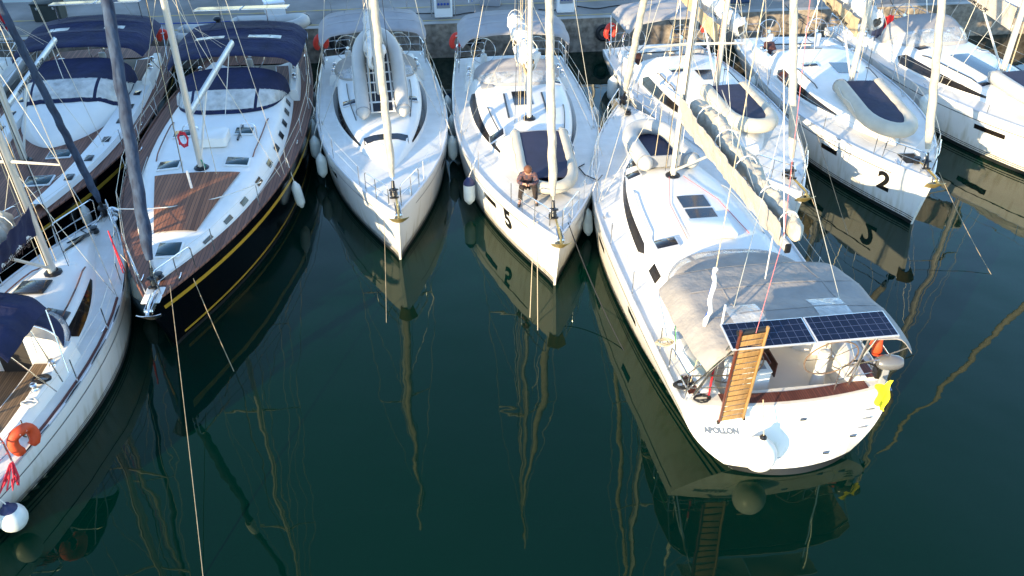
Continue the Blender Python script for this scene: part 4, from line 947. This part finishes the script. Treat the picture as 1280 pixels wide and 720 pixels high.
fender(D, 7.8, 1, .75, 'pale fender right of the grey dinghy yacht, lowest on that side', .15, .75); fender(D, 6.4, 1, .85, 'pale fender right of the grey dinghy yacht, middle of that side', .15, .75); fender(D, 4.8, 1, .9, 'pale fender right of the grey dinghy yacht, highest on that side', .15, .7)
fender(E, 9.6, -1, .75, 'white fender with navy top on the left side of yacht number 5', .17, .8, navy=True, out=.04)
fender(E, 10.75, 1, .75, 'large pale fender with brown rope on the right bow of yacht number 5', .19, .85); fender(E, 9.2, 1, .8, 'white fender with navy top, right of number 5 above the large pale one', .16, .8, navy=True); fender(E, 7.6, 1, .85, 'white fender with navy top, right of number 5 beside its window', .16, .8, navy=True)
fender(E, 5.2, 1, .9, 'white fender high up between number 5 and the tan sail bag yacht', .16, .75)
fender(F, 8.3, 1, .55, 'slender white fender hanging from the near yacht left rail, tilted', .14, .85, tilt=-.12); fender(F, 9.9, 1, .75, 'slender pale fender at the bow of the near yacht, above the tilted one', .15, .75)
fender(G, 3.0, -1, .85, 'pale green fender on the left side of the tan sail bag yacht, near its buoy', .19, .85); fender(G, 4.6, -1, .85, 'pale fender lower on the left side of the tan sail bag yacht', .16, .8)
fender(H, 4.2, -1, .9, 'white fender between yacht number 2 and its left neighbour', .15, .7)
fender(I_, 7.6, -1, .85, 'large grey white fender on the side of the right edge yacht beside number 2 dinghy', .2, .95, tilt=.1); fender(I_, 3.2, -1, .9, 'white fender near the sprayhood of the right edge yacht', .15, .7)
fender(A, 7.2, -1, .7, 'white fender under the dark yacht anchor beside the lower left yacht', .17, .7, tilt=.1)
p = F.tp(.42, .62, .30)
t = empty('fender', F.W(*p), F.ang, 'big round white ball fender with black neck hanging at the near stern', 'fender', None)
r = .33; prof = [(r * math.sin(a), -r * math.cos(a) * 1.1) for a in [math.pi * i / 16 for i in range(14)]] + [(r * .25, r * 1.2), (r * .16, r * 1.36)]
MB().lathe(prof, None, 24).build('body', mat('white buoy vinyl', (.80, .80, .75), .35, var=.06), t); MB().lathe([(r * .20, r * 1.24), (r * .21, r * 1.4), (r * .12, r * 1.5), (0, r * 1.5)], None, 12).build('neck', BLACK, t)
MB().tube([(0, 0, r * 1.5), (.42, -.06, 1.02)], .012, 5).build('rope', ROPE, t, 0)
fender(A, .55, -1, .42, 'round white ball fender with navy neck at the lower left yacht stern', .25, ball=True, navy=True, top=.95)
PROPE = mat('faded pink rope', (.55, .16, .16), .9)
# ================================================================== person
def skin_mesh(name, verts, edges, mat_, parent, root=0, sub=2):
    me = bpy.data.meshes.new(name); me.from_pydata([v[:3] for v in verts], edges, []); o = bpy.data.objects.new(name, me); COL.objects.link(o)
    md = o.modifiers.new('skin', 'SKIN'); md.use_smooth_shade = True; md.branch_smoothing = .3
    for i, sv in enumerate(me.skin_vertices[0].data): r = verts[i][3]; sv.radius = (r, verts[i][4] if len(verts[i]) > 4 else r); sv.use_root = i == root
    ms = o.modifiers.new('sub', 'SUBSURF'); ms.levels = sub; ms.render_levels = sub
    dg = bpy.context.evaluated_depsgraph_get(); m2 = bpy.data.meshes.new_from_object(o.evaluated_get(dg)); o.modifiers.clear(); o.data = m2; m2.name = name
    m2.materials.clear(); m2.materials.append(mat_); m2.shade_smooth()
    if parent: o.parent = parent
    return o
hx, hy = 11.55, -.50
pz = E.top(12.15, -.5)
P0 = E.W(hx, hy, pz)
per = empty('person', P0, E.ang - .12, 'man in checked shirt and dark trousers seated on a cream dinghy, looking at a phone', 'person')
vs = [(0, 0, .40, .13, .10), (.08, 0, .56, .125, .10), (.19, 0, .74, .14, .10), (.28, 0, .85, .055), (.33, 0, .90, .06), (.40, 0, .965, .088, .10), (.44, 0, 1.03, .07, .08), (.49, 0, .915, .018)]
ed = [(0, 1), (1, 2), (2, 3), (3, 4), (4, 5), (5, 6), (5, 7)]
def chain(prev, pts):
    for p_ in pts: vs.append(p_); ed.append((prev, len(vs) - 1)); prev = len(vs) - 1
    return prev
for sd, kx, ky, az in ((1, .40, .17, .22), (-1, .46, -.15, -.14)):
    chain(0, [(.05, sd * .10, .40, .085), (kx, ky, .54, .062), (kx - .0, ky + .03 * sd, .30, .055), (kx + .0, ky + .05 * sd, .09, .038), (kx + .16, ky + .08 * sd, .045, .035, .045)])
    wr = chain(2, [(.21, sd * .17, .78, .062), (.27, sd * .25, .57, .046), (.42, sd * .16, .585, .036), (.50, sd * .075, .62, .024, .03)])
    pm = chain(wr, [(.56, sd * .05, .64, .020, .036)])
    for k, (fy, ln) in enumerate(((.030, .05), (.010, .058), (-.010, .055), (-.030, .045))):
        chain(pm, [(.57 + fy * .2, sd * (.05) , .645 + fy, .009), (.59 + ln * .4, sd * .035, .65 + fy, .0085), (.595 + ln * .3, sd * .008, .655 + fy, .0075)])
    chain(wr, [(.535, sd * .045, .66, .010), (.565, sd * .02, .685, .009)])
body = skin_mesh('body', vs, ed, SKIN, per)
sv = [(0, 0, .38, .155, .125), (.08, 0, .56, .15, .125), (.19, 0, .73, .165, .125), (.265, 0, .82, .085)]; se = [(0, 1), (1, 2), (2, 3)]
for sd in (1, -1):
    n = len(sv); sv += [(.21, sd * .17, .775, .082), (.27, sd * .25, .57, .064), (.415, sd * .165, .585, .052), (.475, sd * .10, .61, .046)]; se += [(2, n), (n, n + 1), (n + 1, n + 2), (n + 2, n + 3)]
skin_mesh('shirt', sv, se, PLAID, per)
tv = [(-.01, 0, .39, .15, .125)]; te = []
for sd, kx, ky in ((1, .40, .17), (-1, .46, -.15)):
    n = len(tv); tv += [(.06, sd * .10, .40, .105), (kx, ky, .54, .082), (kx - .0, ky + .03 * sd, .30, .076), (kx + .0, ky + .05 * sd, .11, .062)]; te += [(0, n), (n, n + 1), (n + 1, n + 2), (n + 2, n + 3)]
skin_mesh('trousers', tv, te, TROU, per)
for sd, kx, ky in ((1, .40, .17), (-1, .46, -.15)):
    skin_mesh('shoe', [(kx - .03, ky + .05 * sd, .05, .048), (kx + .08, ky + .065 * sd, .045, .05, .055), (kx + .20, ky + .085 * sd, .035, .036, .05)], [(0, 1), (1, 2)], SHOE, per, sub=1)
mb = MB(); Fm = Matrix.Translation((.405, 0, .985)) @ Matrix.Rotation(.75, 4, 'Y')
mb.grid([[Fm @ V(((.118 + .006 * noise.noise((a * 3, g * 3, 1))) * math.cos(a) * math.cos(g) - .012, .108 * math.sin(a) * math.cos(g), .118 * math.sin(g))) for a in [2 * math.pi * j / 18 for j in range(18)]] for g in [lerp(.12, 1.57, i / 8) for i in range(9)]], cv=True)
mb.grid([[Fm @ V((-.118 * math.cos(a) * 1.0, .110 * math.sin(a), z)) for a in [lerp(-1.25, 1.25, j / 10) for j in range(11)]] for z in (.03, -.03, -.08)]); mb.build('hair', HAIR, per)
for sd in (1, -1): MB().lathe([(0, -.012), (.011, 0), (0, .012)], Matrix.Translation((.482, sd * .034, .945)), 8).build('eye', BLACK, per)
for sd in (1, -1): MB().lathe([(0, -.03), (.014, 0), (0, .03)], Matrix.Translation((.39, sd * .100, .955)), 8).build('ear', SKIN, per)
ph = E.root and tag(MB().box((0, 0, 0), (.012, .075, .15), bev=.004).build('phone', BLACK, None), 'small dark phone held by the seated man', 'phone')
ph.matrix_world = per.matrix_basis @ Matrix.Translation((.60, 0, .66)) @ Matrix.Rotation(.5, 4, 'Y')
ph.matrix_world = Matrix.Translation(P0) @ Matrix.Rotation(E.ang - .12, 4, 'Z') @ Matrix.Translation((.60, 0, .66)) @ Matrix.Rotation(.5, 4, 'Y')

# ================================================================== near stern gear
def world_thing(name, Y, x, y, z, label, cat, group=None, rz=0): return empty(name, Y.W(x, y, z), Y.ang + rz, label, cat, group)
t = world_thing('gangway', F, -.42, 1.28, 1.16, 'wooden slatted gangway standing upright at the near stern', 'gangway')
gl, gw = 2.75, .48; ax = Matrix(((0, 0, -1, 0), (1, 0, 0, 0), (0, -1, 0, 0), (0, 0, 0, 1)))
up = V((-.45, .16, 2.1)).normalized(); sx = V((-.05, 1, .115)).normalized(); nn = sx.cross(up); sx = up.cross(nn)
Mg = Matrix((sx, up, sx.cross(up))).transposed().to_4x4()
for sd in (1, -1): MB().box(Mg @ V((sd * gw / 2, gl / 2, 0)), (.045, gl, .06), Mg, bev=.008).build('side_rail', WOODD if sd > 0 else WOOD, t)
for i in range(16): MB().box(Mg @ V((0, .08 + i * (gl - .30) / 15, .012)), (gw - .05, .125, .025), Mg, bev=.006).build('slat', WOOD, t)
MB().tube([Mg @ V((-gw / 2 - .03, gl - .12, .05)), Mg @ V((gw / 2 + .03, gl - .12, .05))], .055, 10).build('roller', RUB, t)
for sd in (1, -1): MB().lathe([(0, -.02), (.045, -.02), (.045, .02), (0, .02)], Matrix.Translation(Mg @ V((sd * (gw / 2 + .02), .0, 0))) @ Matrix.Rotation(R(90), 4, 'X'), 10).build('wheel', RUB, t)
line('gangway_rope', [F.W(-1.0, 1.45, 3.75), F.W(-.3, .95, 5.2), F.W(1.2, .6, 9), F.W(4, .2, 14)], PROPE, .006, 'thin pink line rising from the top of the gangway to the mast', 'rope')

t = world_thing('outboard_motor', F, .08, -1.98, 1.68, 'grey outboard motor clamped on the near stern rail', 'outboard motor', rz=R(-100))
mb = MB(); mb.grid([[V((x, w_ * math.cos(a) * (1 - .25 * (math.sin(a) > 0) * math.sin(a)), .16 + h_ * math.sin(a))) for a in [2 * math.pi * j / 16 for j in range(16)]] for x, w_, h_ in ((-.20, .02, .02), (-.19, .11, .10), (-.12, .16, .15), (.05, .17, .17), (.2, .15, .15), (.29, .10, .10), (.31, .02, .02))], cv=True); mb.build('cowling', OUTB, t)
MB().box((.02, 0, -.28), (.16, .10, .72), bev=.03).build('leg', PLASTG, t); MB().box((-.14, 0, -.08), (.1, .22, .26), bev=.02).build('clamp', BLACK, t)
MB().box((.06, 0, -.50), (.36, .18, .02), bev=.008).build('cavitation_plate', PLASTG, t)
mb = MB(); mb.lathe([(0, -.1), (.05, -.06), (.05, .06), (0, .1)], Matrix.Translation((.16, 0, -.64)) @ Matrix.Rotation(R(90), 4, 'Y'), 10)
for k in range(3): a = 2 * math.pi * k / 3; mb.box((.18, .08 * math.cos(a), -.64 + .08 * math.sin(a)), (.02, .09, .10), Matrix.Rotation(a, 4, 'X') @ Matrix.Rotation(.5, 4, 'Y'))
mb.build('propeller', BLACK, t)
mb = MB(); mb.tube(rounded([(-.2, .0, .05), (-.42, .05, .12), (-.62, .08, .1)], .08), .02); mb.build('tiller', BLACK, t)
GG = [[F.W(-.28 - .18 * u - .05 * math.sin(v * 6), -1.62 - .36 * v * (1 - .3 * u) + .04 * math.sin(u * 9), 1.62 - .60 * u * (.55 + .45 * v) + .04 * math.sin(v * 8 + u * 5)) for v in [i / 8 for i in range(9)]] for u in [j / 8 for j in range(9)]]
tag(MB().solid(GG, (0, 0, -.01)).build('cloth', YEL, None), 'bright yellow cloth draped under the outboard motor', 'cloth')
horseshoe(F, .62, -2.0, 1.85, ORANGE, 'orange lifebuoy behind the outboard motor on the near stern', R(70))
coil(F, .42, 1.98, 1.40, .17, BROPE, 'black rope coil on the left stern quarter of the near yacht', 6, .016); coil(F, .02, 1.72, 1.36, .15, BROPE, 'smaller black rope coil beside the foot of the gangway', 4, .014)
coil(F, 1.5, 2.08, 1.62, .16, ROPE, 'tangled cream rope on the left side deck of the near yacht', 5)
t = world_thing('pole', F, .05, 1.60, 1.3, 'red and white pole leaning beside the gangway', 'pole')
MB().tube([(0, 0, 0), (.12, -.06, 1.0)], .022, 8).build('red_half', RED, t); MB().tube([(.12, -.06, 1.002), (.26, -.13, 2.1)], .02, 8).build('white_half', PLASTW, t)
t = world_thing('cool_box', F, .62, .40, .89, 'white cool box standing by the cockpit table of the near yacht', 'cool box')
MB().box((0, 0, .30), (.36, .46, .58), bev=.03).build('box', PLASTW, t); MB().box((0, 0, .62), (.38, .48, .06), bev=.02).build('lid', PLASTW, t); MB().box((-.02, 0, .655), (.16, .28, .01), bev=.003).build('label_plate', PLASTG, t)
GG = [[F.W(.75 + .3 * u, 1.55 - .25 * v, 1.62 + .22 * v + .06 * math.sin(u * 7 + v * 4)) for v in [i / 6 for i in range(7)]] for u in [j / 6 for j in range(7)]]
tag(MB().solid(GG, (0, 0, -.015)).build('cloth', LIME, None), 'lime green cloth behind the gangway in the near cockpit', 'cloth')
t = world_thing('flag', F, .35, 1.75, 2.9, 'rolled blue and white flag with a black block under the canopy edge', 'flag')
rr = [(.05 * math.sin(i * .9), .04 * math.cos(i * 1.1), i * .11) for i in range(13)]
MB().tube(rr, [.03 + .022 * math.sin(i * 1.7) ** 2 for i in range(13)], 8).build('cloth', PLASTW, t); MB().tube([(a + .02, b_, c_) for a, b_, c_ in rr[1:12]], [.03 + .016 * math.sin(i * 1.9) ** 2 for i in range(11)], 8).build('stripe', BLUEF, t)
MB().box((0, 0, -.1), (.08, .1, .22), bev=.03).build('block', BLACK, t); MB().tube([(0, 0, -.2), (.1, .1, -1.5)], .01).build('lanyard', ROPE, t); MB().tube([(0, 0, 1.3), (1.2, -.6, 8)], .009).build('halyard', ROPE, t)
# red control lines over the near coachroof
line('control_line', [F.W(7.95, -.25, F.top(7.95, -.25) + .05), F.W(6.6, -.75, F.top(6.6, -.75) + .03), F.W(4.9, -.95, F.top(4.9, -.95) + .03)], PROPE, .011, 'red control line on the coachroof right of the dark skylight', 'rope')
line('control_line', [F.W(7.95, .15, F.top(7.95, .15) + .05), F.W(6.5, .55, F.top(6.5, .55) + .03), F.W(4.8, .62, F.top(4.8, .62) + .03)], PROPE, .008, 'thin red control line left of the dark skylight', 'rope')

# ================================================================== gear on the other yachts
horseshoe(D, .75, -1.9, 1.95, REDB, 'red lifebuoy on the stern of the yacht with the leaning grey dinghy', R(20)); horseshoe(E, .35, -1.95, 1.95, REDB, 'red lifebuoy on the stern of yacht number 5', R(20)); horseshoe(G, .3, -1.75, 1.95, REDB, 'red lifebuoy on the stern of the yacht with the tan sail bag', R(20))
horseshoe(B, .9, 2.0, 2.0, REDB, 'red lifebuoy on the stern of the teak decked yacht', R(20), .7); horseshoe(G, .9, 1.9, 2.1, REDB, 'red lifebuoy behind the mast of the tan sail bag yacht', R(0), .8)
horseshoe(A, 1.25, -1.55, 1.38, ORANGE, 'orange lifebuoy in a frame on the lower left yacht rail', R(60), .95)
rnd = random.Random(3); mb = MB()
for k in range(9):
    a = rnd.uniform(-.12, .12); b_ = rnd.uniform(-.14, .14); mb.tube([A.W(.85 + a * .3, -1.45 + b_ * .2, 1.3), A.W(.65 + a, -1.48 + b_, 1.12), A.W(.55 + a * 1.3, -1.46 + b_ * 1.2, 1.0), A.W(.66 + a, -1.48 + b_ * .5, 1.15)], .014, 5)
tag(mb.build('rope_bundle', RROPE, None, 60), 'loose red rope bundle hanging below the orange lifebuoy', 'rope')
coil(A, 2.9, -1.18, A.zs(2.9) + .33, .17, BROPE, 'black rope coil on the cockpit coaming of the lower left yacht', 5, .017); coil(A, 2.3, -1.20, A.zs(2.3) + .26, .15, ROPEW, 'grey rope coil on the lower left yacht, nearer its lifebuoy', 4); coil(A, 1.7, -1.38, A.zs(1.7) + .05, .12, BROPE, 'small black rope heap on the lower left yacht side deck', 3)
line('sheet', [A.W(*p) for p in ((8.4, .3, A.top(8.4, .3) + .03), (8.2, .55, A.top(8.2, .55) + .03), (8.6, .2, A.top(8.6, .2) + .04), (8.8, .45, A.top(8.8, .45) + .03), (9.0, .25, A.top(9.0, .25) + .03))], BROPE, .018, 'black rope curling on the foredeck of the lower left yacht', 'rope')
line('sheet', [A.W(*[c + d_ for c, d_ in zip(A.hp(x, A.zs(x), -1, -.02), (0, 0, .03 + .02 * math.sin(x * 5)))]) for x in [.9 + .5 * i for i in range(14)]], BROPE, .015, 'long black rope lying along the right edge of the lower left yacht', 'rope')
for x, lab in ((7.0, 'pink red line tied at the shroud of the lower left yacht'),):
    line('tied_line', [A.W(x, -1.3, A.zs(x)), A.W(x + .05, -1.2, A.zs(x) + .8), A.W(x + .1, -1.15, A.zs(x) + 1.1), A.W(x - .2, -1.35, A.zs(x) + .1)], RROPE, .016, lab, 'rope')
flag(B, .2, .3, 3.2, 1.5, 'greek', 'small blue and white striped flag at the stern of the teak decked yacht'); flag(D, .1, 1.15, 3.4, 1.1, 'greek', 'small blue and white striped flag over the beige bimini, grey dinghy yacht'); flag(E, .1, -1.45, 3.4, 1.1, 'greek', 'small blue and white striped flag over the beige bimini of number 5'); flag(J, 1.0, 1.75, 2.2, 2.6, 'red', 'red flag on a pole at the far left edge')
p = C.mp(C.mz + 2.0)
t = empty('line_bag', C.W(p.x + .05, -.25, 3.0), C.ang, 'red coiled line hung on the mast of the dark hulled yacht', 'rope')
MB().tube([(.02 * math.sin(i), .14 * math.cos(i * .9) * (1 - .3 * (i % 3) / 3), -.02 * (i % 5) + .2 * math.sin(i * .9)) for i in range(40)], .016, 5).build('coil', RROPE, t, 60)
t = empty('line_bag', C.W(p.x + .12, .12, 2.15), C.ang, 'green rope hank hanging low on the mast of the dark hulled yacht', 'rope')
MB().tube([(.02 * math.sin(i), .05 * math.cos(i * 1.5), .28 * math.sin(i * .75)) for i in range(30)], .014, 5).build('coil', GROPE, t, 60)
line('sheet', [E.W(9.7, 1.35, E.top(9.7, 1.35) + .03), E.W(9.9, 1.15, E.top(9.9, 1.2) + .03), E.W(10.4, 1.25, E.top(10.4, 1.25) + .03), E.W(10.8, 1.55, E.zs(10.8) + .04), E.W(11.0, 1.62, E.zs(11) + .3)], BROPE, .016, 'dark hose curling on the foredeck of yacht number 5', 'rope')
line('staysail_sheet', hang(C.W(13.3, -1.5, C.zs(13.3) + .66), C.W(12.2, 1.85, C.zs(12) + .66), .25, 18), ROPEW, .016, 'pale rope sagging across the teak roof of the dark hulled yacht', 'rope')

# ---- mooring lines into the water
def moor(a, b_, sag, m, lab, r=.0075): line('mooring_line', hang(a, b_, sag, 16), m, r, lab, 'mooring line')
moor(C.W(16.2, .35, 1.9), V((-4.95, 7.9, -.3)), .1, ROPED, 'cream mooring line from the dark bow toward the bottom of the photo')
moor(C.W(15.8, .75, 1.8), V((-6.2, 14.4, -.2)), .1, ROPED, 'short cream line from the dark bow down past its gold stripe', .008)
moor(D.W(12.7, -.3, 1.6), V((-3.0, 15.6, -.3)), .15, ROPED, 'pale mooring line from the bow of the grey dinghy yacht')
moor(E.W(13.0, -.5, 1.65), V((.42, 16.2, -.3)), .05, ROPE, 'cream mooring line from the left bow of number 5, left one', .010); moor(E.W(13.05, -.42, 1.65), V((.62, 15.6, -.3)), .05, ROPE, 'cream mooring line from the left bow of number 5, right one', .010)
moor(E.W(13.2, .35, 1.65), V((2.9, 14.6, -.2)), .25, BROPE, 'dark mooring line from the right bow of number 5', .012); moor(E.W(13.2, .4, 1.65), F.W(*F.hp(9.0, 1.3, 1, 0)), .2, BROPE, 'dark line between number 5 and the near yacht', .010)
moor(G.W(12.6, .3, 1.65), V((9.0, 18.2, -.3)), .1, ROPED, 'white mooring line from the bow of the tan sail bag yacht'); moor(H.W(12.6, .35, 1.65), V((12.9, 17.9, -.3)), .1, ROPED, 'white mooring line from the bow of yacht number 2')
moor(H.W(9.0, -1.9, 1.5), V((9.6, 19.6, -.3)), .05, ROPED, 'cream line from the left side of yacht number 2 down to the water', .008)
for Y, a, lab in ((B, -13.2, 'teak decked yacht'), (C, -7.2, 'dark hulled yacht'), (D, -3.3, 'grey dinghy yacht'), (E, 2.4, 'yacht with the seated man'), (G, 8.0, 'tan sail bag yacht'), (H, 13.6, 'yacht with the open hatch'), (I_, 18.5, 'right edge yacht')):
    moor(Y.W(.3, 1.6, 1.4), q(a + 1.2, .6, QZ + .1), .12, BROPE, 'dark stern line running from the %s to the quay' % lab, .016)

# people and gear glimpsed under the canopies at right
for x, y, m, lab in ((2.1, -.9, RED, 'red towel seen through the clear sprayhood at right'), (2.3, -1.4, SHIRTB, 'blue jacket seen through the clear sprayhood at right')):
    GG = [[I_.W(x + .05 * math.sin(v * 5), y + .45 * v, 1.55 + .75 * u + .04 * math.sin(v * 9 + u * 3)) for v in [i / 6 for i in range(7)]] for u in [j / 6 for j in range(7)]]
    tag(MB().solid(GG, (.04, 0, 0)).build('cloth', m, None), lab, 'cloth')

# unseen building added on the pier outside the left edge to shade yachts
bc = V((-35.4, 14.98, 0)); ba = math.atan2(.64, -.77)
t = empty('added_shade_building', bc, ba, 'added unseen building shading the left yachts, on the pier beyond the left edge', 'building')
BW, BD, BH = 36, 9, 8.0
WALL = mat('building plaster', (.46, .42, .36), .9, var=.15, vscale=.6)
MB().box((0, -BD / 2, BH / 2 + .6), (BW, BD, BH), bev=.05).build('wall', WALL, t, 0); MB().box((0, -BD / 2, BH + .8), (BW + .6, BD + .6, .35), bev=.04).build('roof', mat('roof slab', (.30, .28, .26), .9, var=.2), t, 0)
for f in range(2):
    for k in range(10): MB().box((-BW / 2 + 2.2 + k * 3.2, .012, 2.4 + f * 3.1), (1.2, .06, 1.5), bev=.01).build('window', GLASS, t, 0)
mb = MB(); mb.box((bc.x, bc.y, .55), (40, 16, 1.7), Matrix.Rotation(ba, 4, 'Z')); tag(mb.build('added_pier', CONC, None, 0), kind='structure')  # base added under the unseen shade-casting building

# ---- quay clutter
def crate(a, b_, sx, sy, sz, m, lab, rz=0):
    t = empty('storage_crate', q(a, b_), QA + rz, lab, 'crate')
    MB().box((0, 0, sz / 2), (sx, sy, sz), bev=.03).build('box', m, t); MB().box((0, 0, sz + .03), (sx + .05, sy + .05, .06), bev=.015).build('lid', m, t)
    for x in (-sx * .3, sx * .3): MB().box((x, -sy / 2 - .012, sz * .8), (.08, .03, .12), bev=.006).build('latch', STEEL, t)
crate(-16.6, 2.6, 1.1, .8, .7, mat('dark green crate', (.03, .04, .035), .7, var=.3), 'dark crate standing on the quay at upper left'); crate(-7.3, 2.2, .8, .6, .5, PLASTW, 'white crate on the quay above the dark hulled yacht', .3)
crate(2.0, 2.4, .9, .6, .55, PLASTG, 'grey crate on the quay above the yacht with the seated man', -.2); crate(13.0, 1.6, 1.0, .7, .6, mat('blue crate', (.03, .06, .13), .7, var=.3), 'blue crate on the quay at right', .1)
rnd = random.Random(11)
for a0, b0, m, lab in ((-13.5, 1.2, BLUEF, 'blue hose snaking over the quay at left'), (-3.4, 1.3, BROPE, 'black cable lying on the quay by the middle pedestal'), (4.0, 1.4, BROPE, 'black cable lying on the quay by the guarded pedestal'), (8.5, 1.1, ROPE, 'loose cream rope lying on the quay at right')):
    pts = [q(a0 + i * .22, b0 + .45 * noise.noise((i * .21, a0, 1)), QZ + .03) for i in range(22)]
    line('hose', pts, m, .022, lab, 'hose')
for i, (a, lab) in enumerate([(-13.2, 'left'), (-4.6, 'middle'), (1.0, 'centre'), (6.6, 'right')]):
    t = empty('wall_tyre', q(a, -.16, .85), QA, 'black tyre hung as a fender on the quay wall, %s one' % lab, 'tyre', 'tyres hung on the quay wall')
    MB().tube([(.27 * math.cos(g), 0, .27 * math.sin(g)) for g in [2 * math.pi * k / 20 for k in range(20)]], .10, 8, closed=True).build('tyre', RUB, t); MB().tube([(0, 0, .3), (0, .1, .64)], .014).build('chain', ANCH, t)
